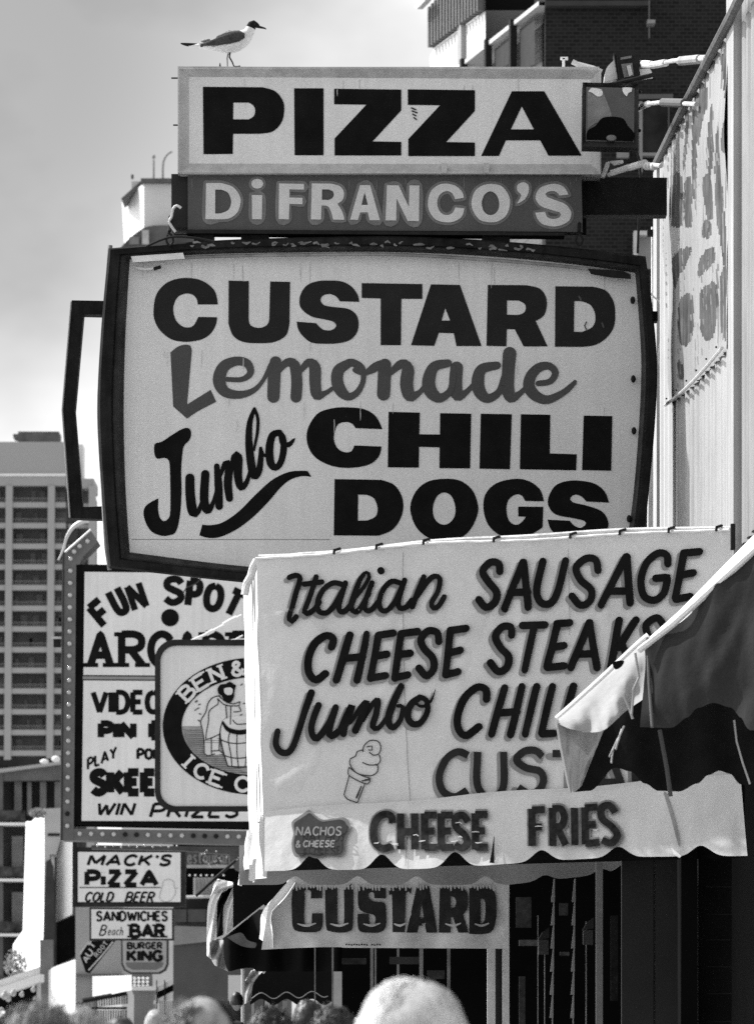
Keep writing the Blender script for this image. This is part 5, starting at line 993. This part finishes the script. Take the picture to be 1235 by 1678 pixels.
part('dark_side', grid(lambda x, y, o=0: P(x, y, 32.6), 382, 470, lambda x: 1440, lambda x: 1535-(x-382)*.55, 10, 5), CANVK, sa)
part('pale_edge', prism([(352, 1538), (372, 1529), (432, 1482), (441, 1492), (380, 1532), (365, 1540)], flatp(32.3), .03), CANVW, sa)
part('black_valance', grid(lambda x, y, o=0: P(x, y, 32.2+.05*math.sin(x/9)), 365, 640, lambda x: 1538-max(0, min(60, (x-365)))*.8, lambda x: 1592-6*abs(math.sin(x/20)) if x < 420 else 1592, 60, 6), CANVK, sa, smooth=True)
part('fringe', qgrid(lambda x, y, o=0: P(x, y, 32.1-o*1.5), [(343, 1541), (346, 1570), (352, 1582)], [(366, 1540), (368, 1575), (374, 1592)]), mat('fringe_grey', .36, .9, .5, 20, streak=.4), sa, smooth=True)
part('white_sail', prism(cm(pp('372,1536c 395,1528 405,1540 420,1545c 418,1553 395,1550'), 4, True), flatp(32.0), .01), mat('glossy_fold', .12, .4, .6, 12), sa)
part('pole', tube([P(398, 1588, 32.4), P(397, 1780, 32.4)], .01, 8), CONC, sa)
# low scalloped awning beneath
lo = thing('scalloped_awning', P(460, 1640, 36), 'low black awning with a thin white scalloped edge above the crowd', 'awning')
def lsc(x): return 1632-5*math.cos((x-428)/6.6)
part('valance', grid(lambda x, y, o=0: P(x, y, 36), 410, 545, lambda x: 1590, lambda x: lsc(x)+10, 60, 2), CANVK, lo)
part('scallop_trim', tube([P(x, lsc(x)+(x-428)*-.03, 35.95) for x in range(411, 538, 2)], .003, 6), mat('trim_mid', .3), lo)
part('side_flap', qgrid(lambda x, y, o=0: P(x, y, 35.8-o), [(412, 1590), (402, 1610), (401, 1645)], [(430, 1592), (415, 1612), (412, 1640)]), mat('speckled_flap', .35, .8, .8, 30), lo, smooth=True)
part('top_fold', tube([P(x, y, 35.9) for x, y in cm([(404, 1608), (414, 1593), (424, 1589), (434, 1594)], 3)], .01, 6), CONC, lo)
for k, (x0, x1, g_) in enumerate(((434, 442, .4), (450, 455, .3), (463, 470, .22), (486, 493, .3), (503, 505, .4), (412, 416, .3))): part('post', pbox(x0, 1640, x1, 1760, 37, .05), mat('post_tone_%d' % k, g_), lo)
pw = thing('pale_stall', P(385, 1640, 60), 'pale wall patch seen under the striped awning', 'stall')
part('panel', pbox(374, 1598, 398, 1640, 60, .3), CONC, pw); part('base_panel', pbox(374, 1640, 398, 1760, 60.1, .3), SHADE, pw)

# ================================================================ brick apartment block, upper right and behind the signs
BR = brickmat('shaded_brick', .014, .034, 4.5); BR2 = brickmat('lit_brick', .07, .14, 4.5)  # same brick twice: shade put into the front's colour, sun into the side's
OP = Plane(893, 80, 770, 85.1); ab = bldg('brick_apartment_block', 'dark brick apartment block with stepped balconies and ribbed panels, upper right', 1000, 1665, 80)
fr_ = flatp(80)
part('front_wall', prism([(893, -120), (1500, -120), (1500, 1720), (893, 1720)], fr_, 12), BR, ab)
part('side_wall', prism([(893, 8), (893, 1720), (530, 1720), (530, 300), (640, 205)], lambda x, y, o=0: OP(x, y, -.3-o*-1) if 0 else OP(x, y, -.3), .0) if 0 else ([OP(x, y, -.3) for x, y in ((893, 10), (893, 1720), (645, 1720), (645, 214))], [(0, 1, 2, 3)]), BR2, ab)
part('coping', ([OP(x, y, .1) for x, y in ((893, 2), (893, 9), (755, 118), (745, 119))]+[OP(x, y, -.5) for x, y in ((893, 2), (893, 9), (755, 118), (745, 119))], [(0, 1, 2, 3), (4, 0, 3, 7), (1, 5, 6, 2)]), CONC, ab)
for x, y0 in ((770, 98), (810, 66), (851, 34)): part('downpipe', prism([(x-2, y0), (x+1, y0-2), (x+1, 130), (x-2, 130)], lambda a, b, o=0: OP(a, b, .15+o), .1), IRON, ab)
for x0, x1 in ((797, 806), (812, 836), (853, 878)): part('brick_recess', ([OP(x0, 2-(x0-893)*.80+14, .02), OP(x1, 2-(x1-893)*.80+14, .02), OP(x1, 104-(x1-x0)*0, .02), OP(x0, 118, .02)], [(0, 1, 2, 3)]), mat('recess_dark', .05), ab)
part('roof_band', pbox(893, 1, 1062, 9, 79.8, .5), mat('roof_band', .05), ab)
# second, higher volume further along: ribbed panel over a sunlit white wall
O2 = Plane(795, 86, 711, 89.4)
part('rear_core', prism([(795, -150), (893, -150), (893, 1720), (795, 1720)], flatp(87), 6), mat('soffit_black', .012), ab)
part('recess_wall', pbox(795, 17, 896, 200, 86.5, .4), mat('recess_grey', .17, .85, .1, 2), ab)
part('white_side_wall', ([O2(x, y) for x, y in ((795, 18), (795, 260), (704, 260), (704, 92), (711, 80))], [(0, 1, 2, 3, 4)]), mat('side_stucco', .62, .8, .05, .5), ab)
part('white_pilaster', prism([(757, 40), (763, 36), (763, 130), (757, 130)], lambda a, b, o=0: O2(a, b, .08+o), .08), mat('pilaster_grey', .33), ab)
part('rib_backing', ([O2(x, y, .02) for x, y in ((795, -140), (795, 18), (711, 80), (711, 14))], [(0, 1, 2, 3)]), mat('rib_dark', .03), ab)
for k in range(17):
    x = 712+k*5; yt = 14-(x-711)*1.1; part('slat', prism([(x, yt), (x+2.2, yt-2), (x+2.2, 79-(x+2-711)*.738), (x, 79-(x-711)*.738)], lambda a, b, o=0: O2(a, b, .12+o), .1), mat('rib_grey2', .13, .7, .2, 3), ab)
part('roof_corner', prism([(708, 12), (726, -4), (726, 2), (712, 16)], lambda a, b, o=0: O2(a, b, .3+o), .1), CONC, ab)
# window and lintels of the front wall
part('lintel', pbox(1040, 154, 1102, 162, 79.9, .2), mat('lintel_grey', .10, .8, .2, 2), ab)
w_ = part('window', pbox(1050, 172, 1092, 250, 79.85, .1), mat('brick_window', .035, .4, .5, 2), ab)
part('window_frame', join(pbox(1047, 166, 1052, 282, 79.7, .2)), mat('jamb_grey', .22), w_)
part('window_sill', pbox(1052, 250, 1095, 255, 79.7, .2), mat('jamb_grey', .22), w_)
part('glazing_bar', pbox(1094, 172, 1096, 250, 79.7, .1), mat('jamb_dark', .08), w_)
part('pale_vent', pbox(1010, 246, 1030, 258, 79.85, .15), mat('jamb_grey', .22), ab)
w_ = part('window', pbox(1044, 384, 1072, 440, 79.85, .1), mat('lit_window', .26, .4, .1, 2), ab)
part('window_frame', join(pbox(1038, 378, 1044, 440, 79.6, .3), pbox(1044, 378, 1074, 385, 79.6, .3)), mat('frame_pale', .5), w_)
part('wall_stripe', pbox(1062, 0, 1064, 62, 79.8, .1), mat('stripe_mid', .12), ab)
part('meter_box', pbox(1060, 32, 1073, 38, 79.6, .3), mat('jamb_grey', .22), ab)
for x0, x1, g_ in ((538, 572, 'pale'), (575, 582, 'dark'), (584, 590, 'pale'), (595, 600, 'pale'), (604, 609, 'pale'), (640, 648, 'pale'), (668, 720, 'grey'), (745, 780, 'grey'), (782, 788, 'pale'), (838, 870, 'grey'), (876, 882, 'pale'), (895, 930, 'grey')):
    pass
lb = bldg('balcony_block', 'pale balcony block glimpsed through the gap under the name board', 700, 1665, 130)
part('wall', pbox(520, 300, 940, 1720, 131, 8), mat('block_pale', .30, .8, .3, 1), lb)
random.seed(21); x = 524
while x < 938:
    w = random.uniform(3, 26); part('panel', pbox(x, 376, x+w, 402, 130.6, .3), (WHITEW, CONC, mat('glimpse_grey', .25), DKGL)[random.randrange(4)], lb); x += w+random.uniform(2, 8)
# round-topped building far left behind the name board
Yx = 240; rt = bldg('rounded_tower', 'pale rooftop block with dark parapet and aerials left of the name board', 250, 1665, Yx)
part('front_wall', pbox(236, 297, 330, 372, Yx, 8), mat('rooftop_pale', .62, .8, .08, .6), rt)
part('chamfer_wall', ([P(x, y, Y) for x, y, Y in ((236, 300, Yx), (236, 372, Yx), (204, 402, Yx+4), (200, 330, Yx+4))], [(0, 1, 2, 3)]), WHITEW, rt)
part('parapet', join(pbox(231, 292, 330, 299, Yx-.4, 8.5), prism([(199, 325), (218, 308), (234, 294), (236, 302), (220, 313), (201, 331)], flatp(Yx+1), 2)), mat('parapet_dark', .10, .8, .3, 1), rt)
part('roof_cap', join(pbox(216, 297, 232, 308, Yx+2, 2)), mat('cap_pale', .5), rt); part('roof_vent', pbox(215, 286, 219, 292, Yx+2, .3), mat('cap_dark', .1), rt)
part('lower_cornice', prism(cm(pp('196,408c 215,388 240,372 270,369 300,372c 330,374c 330,460c 196,460c'), 5, True), flatp(Yx-.6), 10), mat('cornice_dark', .09, .8, .4, 1), rt)
part('window', pbox(233, 377, 244, 400, Yx-.9, .2), mat('window_pale', .45, .8, .3, 2), rt); part('window', pbox(212, 388, 228, 400, Yx-.9, .2), mat('window_grey', .2, .8, .3, 2), rt)
part('core', pbox(200, 440, 400, 1720, Yx+2, 10), CONC, rt)
part('antenna', join(tube([P(252, 292, Yx), P(252, 262, Yx)], .045, 6), ball(P(252, 257, Yx), .08, .08, .1, 8, 6)), mat('antenna_grey', .25), rt)
part('antenna', tube([P(x, y, Yx) for x, y in cm([(267, 292), (267, 275), (269, 262), (274, 253), (282, 248)], 4)], .05, 6), mat('antenna_grey', .25), rt)

# ================================================================ the crowd: heads just above the bottom edge
SKIN = mat('skin', .34, .55, .08, 20, bump=.2, bscale=120)
CLOTH = [mat('dark_shirt', .06, .9, .2, 6), mat('white_shirt', .7, .9, .05, 6), mat('grey_shirt', .25, .9, .1, 6)]
def person(x, ytop, Y, wpx, lab, hair, dens, hl, hr, yaw=0, shirt=0, bald=0, seed=1, curl=1.0, grp=None, n=None):
    sc = wpx*Y/F/.185; top = P(x, ytop, Y); H = top.z-.012
    t = thing('person', Vector((top.x, Y, 0)), lab, 'person', grp); r = t
    # one continuous body: lofted from the feet to the crown, arms on the same mesh through skin radii
    vs = [(0, 0, .95), (0, 0, 1.15), (0, .01, 1.33), (0, .01, 1.42), (0, 0, 1.50), (0, -.015, 1.60), (.10, 0, .88), (.11, -.02, .48), (.12, .02, .08), (.12, -.12, .04), (-.10, 0, .88), (-.11, .03, .48), (-.12, .06, .08), (-.12, -.08, .04), (.19, .01, 1.37), (.26, .02, 1.10), (.25, -.09, .87), (-.19, .01, 1.37), (-.26, .02, 1.10), (-.25, -.09, .87)]
    ed = [(0, 1), (1, 2), (2, 3), (3, 4), (4, 5), (0, 6), (6, 7), (7, 8), (8, 9), (0, 10), (10, 11), (11, 12), (12, 13), (2, 14), (14, 15), (15, 16), (2, 17), (17, 18), (18, 19)]
    ra = [.15, .14, .16, .075, .058, .06, .09, .06, .045, .04, .09, .06, .045, .04, .065, .045, .035, .065, .045, .035]
    me = bpy.data.meshes.new('body'); k = H/1.735
    me.from_pydata([(a*k, b*k, c*k) for a, b, c in vs], ed, []); o = bpy.data.objects.new('body', me); COL.objects.link(o); o.parent = t; base[o] = base[t]
    m_ = o.modifiers.new('skin', 'SKIN'); m_.use_smooth_shade = True
    for i, v in enumerate(me.skin_vertices[0].data): v.radius = (ra[i]*k, ra[i]*k*.8)
    me.skin_vertices[0].data[0].use_root = True
    s_ = o.modifiers.new('sub', 'SUBSURF'); s_.levels = 1; s_.render_levels = 1; me.materials.append(CLOTH[shirt])
    c = Vector((top.x, Y, top.z-.118*sc)); rw, rd, rh = .078*sc, .098*sc, .118*sc
    V, G = ball((0, 0, 0), rw, rd, rh, 32, 24); V2 = []
    for p in V:
        p = Vector(p); zz_ = p.z/rh
        if zz_ < 0: p.x *= 1+.28*zz_*abs(zz_); p.y *= 1+.1*zz_
        if p.y < -.5*rd: p.y -= .018*sc*math.exp(-((p.x/(.012*sc))**2))*math.exp(-(((p.z+.02*sc)/(.028*sc))**2))   # nose
        V2.append(p)
    cy_, sy_ = math.cos(yaw), math.sin(yaw); rot = lambda p: Vector((p[0]*cy_-p[1]*sy_, p[0]*sy_+p[1]*cy_, p[2]))
    hd = part('head', ([c+rot(p) for p in V2], G), SKIN, t, smooth=True)
    for s in (-1, 1):
        part('ear', ball(tuple(c+rot((s*rw*1.02, .008*sc, -.01*sc))), .012*sc, .02*sc, .03*sc, 10, 8), SKIN, hd, smooth=True)
        part('eye', ball(tuple(c+rot((s*.032*sc, -rd*.93, .005*sc))), .012*sc, .008*sc, .009*sc, 8, 6), WHITEW, hd, smooth=True)
    part('mouth', ball(tuple(c+rot((0, -rd*.93, -.055*sc))), .022*sc, .006*sc, .005*sc, 8, 6), DKRED, hd, smooth=True)
    # hair: cap plus many small locks, each a thin bent ribbon
    V, G = ball((0, 0, 0), rw*1.07, rd*1.06, rh*1.05, 28, 18, .62); keep = [f for f in G if not (bald and all(Vector(V[i]).z > rh*(1-bald) or V[i][1] < -rd*.5 for i in f)) and not all(V[i][1] < -rd*.55 and V[i][2] < rh*.45 for i in f)]
    lump = lambda p: 1+(.03+.14*min(1, curl*curl))*noise.noise(Vector(p)*(16+14*curl)/sc+Vector((seed, 0, 0)))
    V = [c+rot(Vector(p)*lump(p)) for p in V]
    hp = part('hair', (V, keep), hair, t, smooth=True)
    random.seed(seed); LV, LG = [], []
    top_off = 0
    for _ in range(n or dens):
        th, ph = random.uniform(0, 2*math.pi), math.acos(random.uniform(-.25, 1)); d = Vector((math.sin(ph)*math.cos(th), math.sin(ph)*math.sin(th), math.cos(ph)))
        if bald and (d.z > 1-bald or d.y < -.5) and random.random() > .04: continue
        if d.y < -.6 and d.z < .4: continue
        p = Vector((d.x*rw*1.05, d.y*rd*1.05, d.z*rh*1.04)); down = (Vector((0, .25, -1))-d*Vector((0, .25, -1)).dot(d)).normalized() if abs(d.z) < .97 else Vector((random.gauss(0, 1), 1, 0)).normalized()
        dirn = (down+d*random.uniform(.1, .5)*curl+Vector([random.gauss(0, .45*curl) for _ in range(3)])).normalized(); ln = hl*sc*random.uniform(.5, 1.2); w = hr*sc
        sd_ = dirn.cross(d).normalized()*w; q0 = len(LV)
        for s in range(4):
            u_ = s/3; pt = p+dirn*ln*u_+d*math.sin(u_*math.pi)*ln*.28*curl-Vector((0, 0, 1))*u_*u_*ln*.2; ww = 1-u_*.8
            el = math.sqrt((pt.x/rw)**2+(pt.y/rd)**2+(pt.z/rh)**2); pt = pt*((1.06+.028*math.sin(u_*2.5+pt.x/rw*7+pt.z/rh*5)+.05*random.random())/el)*lump(pt) if curl < .8 else pt*((.62*el+.38*(1.12+.12*random.random()))/el)*lump(pt); LV += [c+rot(pt-sd_*ww), c+rot(pt+sd_*ww)]
        LG += [(q0+2*s, q0+2*s+1, q0+2*s+3, q0+2*s+2) for s in range(3)]
    lk = part('locks', (LV, LG), hair, hp, smooth=True); lk['kind'] = 'stuff'
    return t
WH = mat('white_hair', .72, .6, .22, 16, spec=.4, trans=.2); GH = mat('grey_hair', .20, .7, .6, 14, spec=.3); BH = mat('black_hair', .015, .45, .3, 30, spec=.5); FH = mat('fair_hair', .36, .6, .5, 14, spec=.4); DB = mat('dark_brown_hair', .04, .5, .3, 30, spec=.4)
person(674, 1618, 7.4, 228, 'person with full bright white hair seen from behind at bottom centre', WH, 7000, .05, .0012, math.pi*.9, 0, 0, 1, .3)
person(331, 1634, 8.2, 120, 'person with dark hair around a shiny balding crown, beside the pale curly heads', BH, 2600, .05, .0014, math.pi*.15, 1, .15, 2, .85)
person(66, 1660, 8.8, 122, 'person with bushy grey curly hair in the bottom left corner', GH, 3800, .05, .0016, 2.8, 2, 0, 3, 1.3)
person(138, 1660, 9.6, 84, 'person with fair hair, right of the grey curly head at bottom left', FH, 2600, .045, .0014, 3.0, 0, 0, 4, 1.0)
person(443, 1660, 12.5, 88, 'person with dense dark curly hair, right of the balding head', BH, 2600, .035, .0016, 3.1, 0, 0, 5, 1.5)
person(546, 1660, 12.0, 86, 'person with dark brown curly hair, left of the white-haired head', DB, 2600, .035, .0016, 3.1, 0, 0, 6, 1.5)
person(506, 1640, 16, 62, 'person with smooth black hair half hidden behind the curly heads', BH, 900, .03, .002, 3.1, 0, 0, 7, .4)
person(388, 1626, 30, 24, 'small far person with dark hair under the striped awning', BH, 200, .03, .003, 3.1, 0, 0, 8, .5)
person(255, 1656, 14, 42, 'person with pale smooth hair low between the fair head and balding head', FH, 700, .02, .002, 3.1, 0, 0, 9, .3)
person(198, 1668, 13, 60, 'person with dark hair barely showing at the bottom edge, right of the fair head', DB, 500, .03, .002, 3.1, 0, 0, 10, .6)
person(595, 1668, 14, 70, 'person with dark hair barely showing left below the white hair', BH, 500, .03, .002, 3.1, 0, 0, 11, .6)
person(8, 1658, 14, 50, 'person with black hair cut off by the left edge of the picture', BH, 500, .03, .002, 3.1, 0, 0, 12, .8)
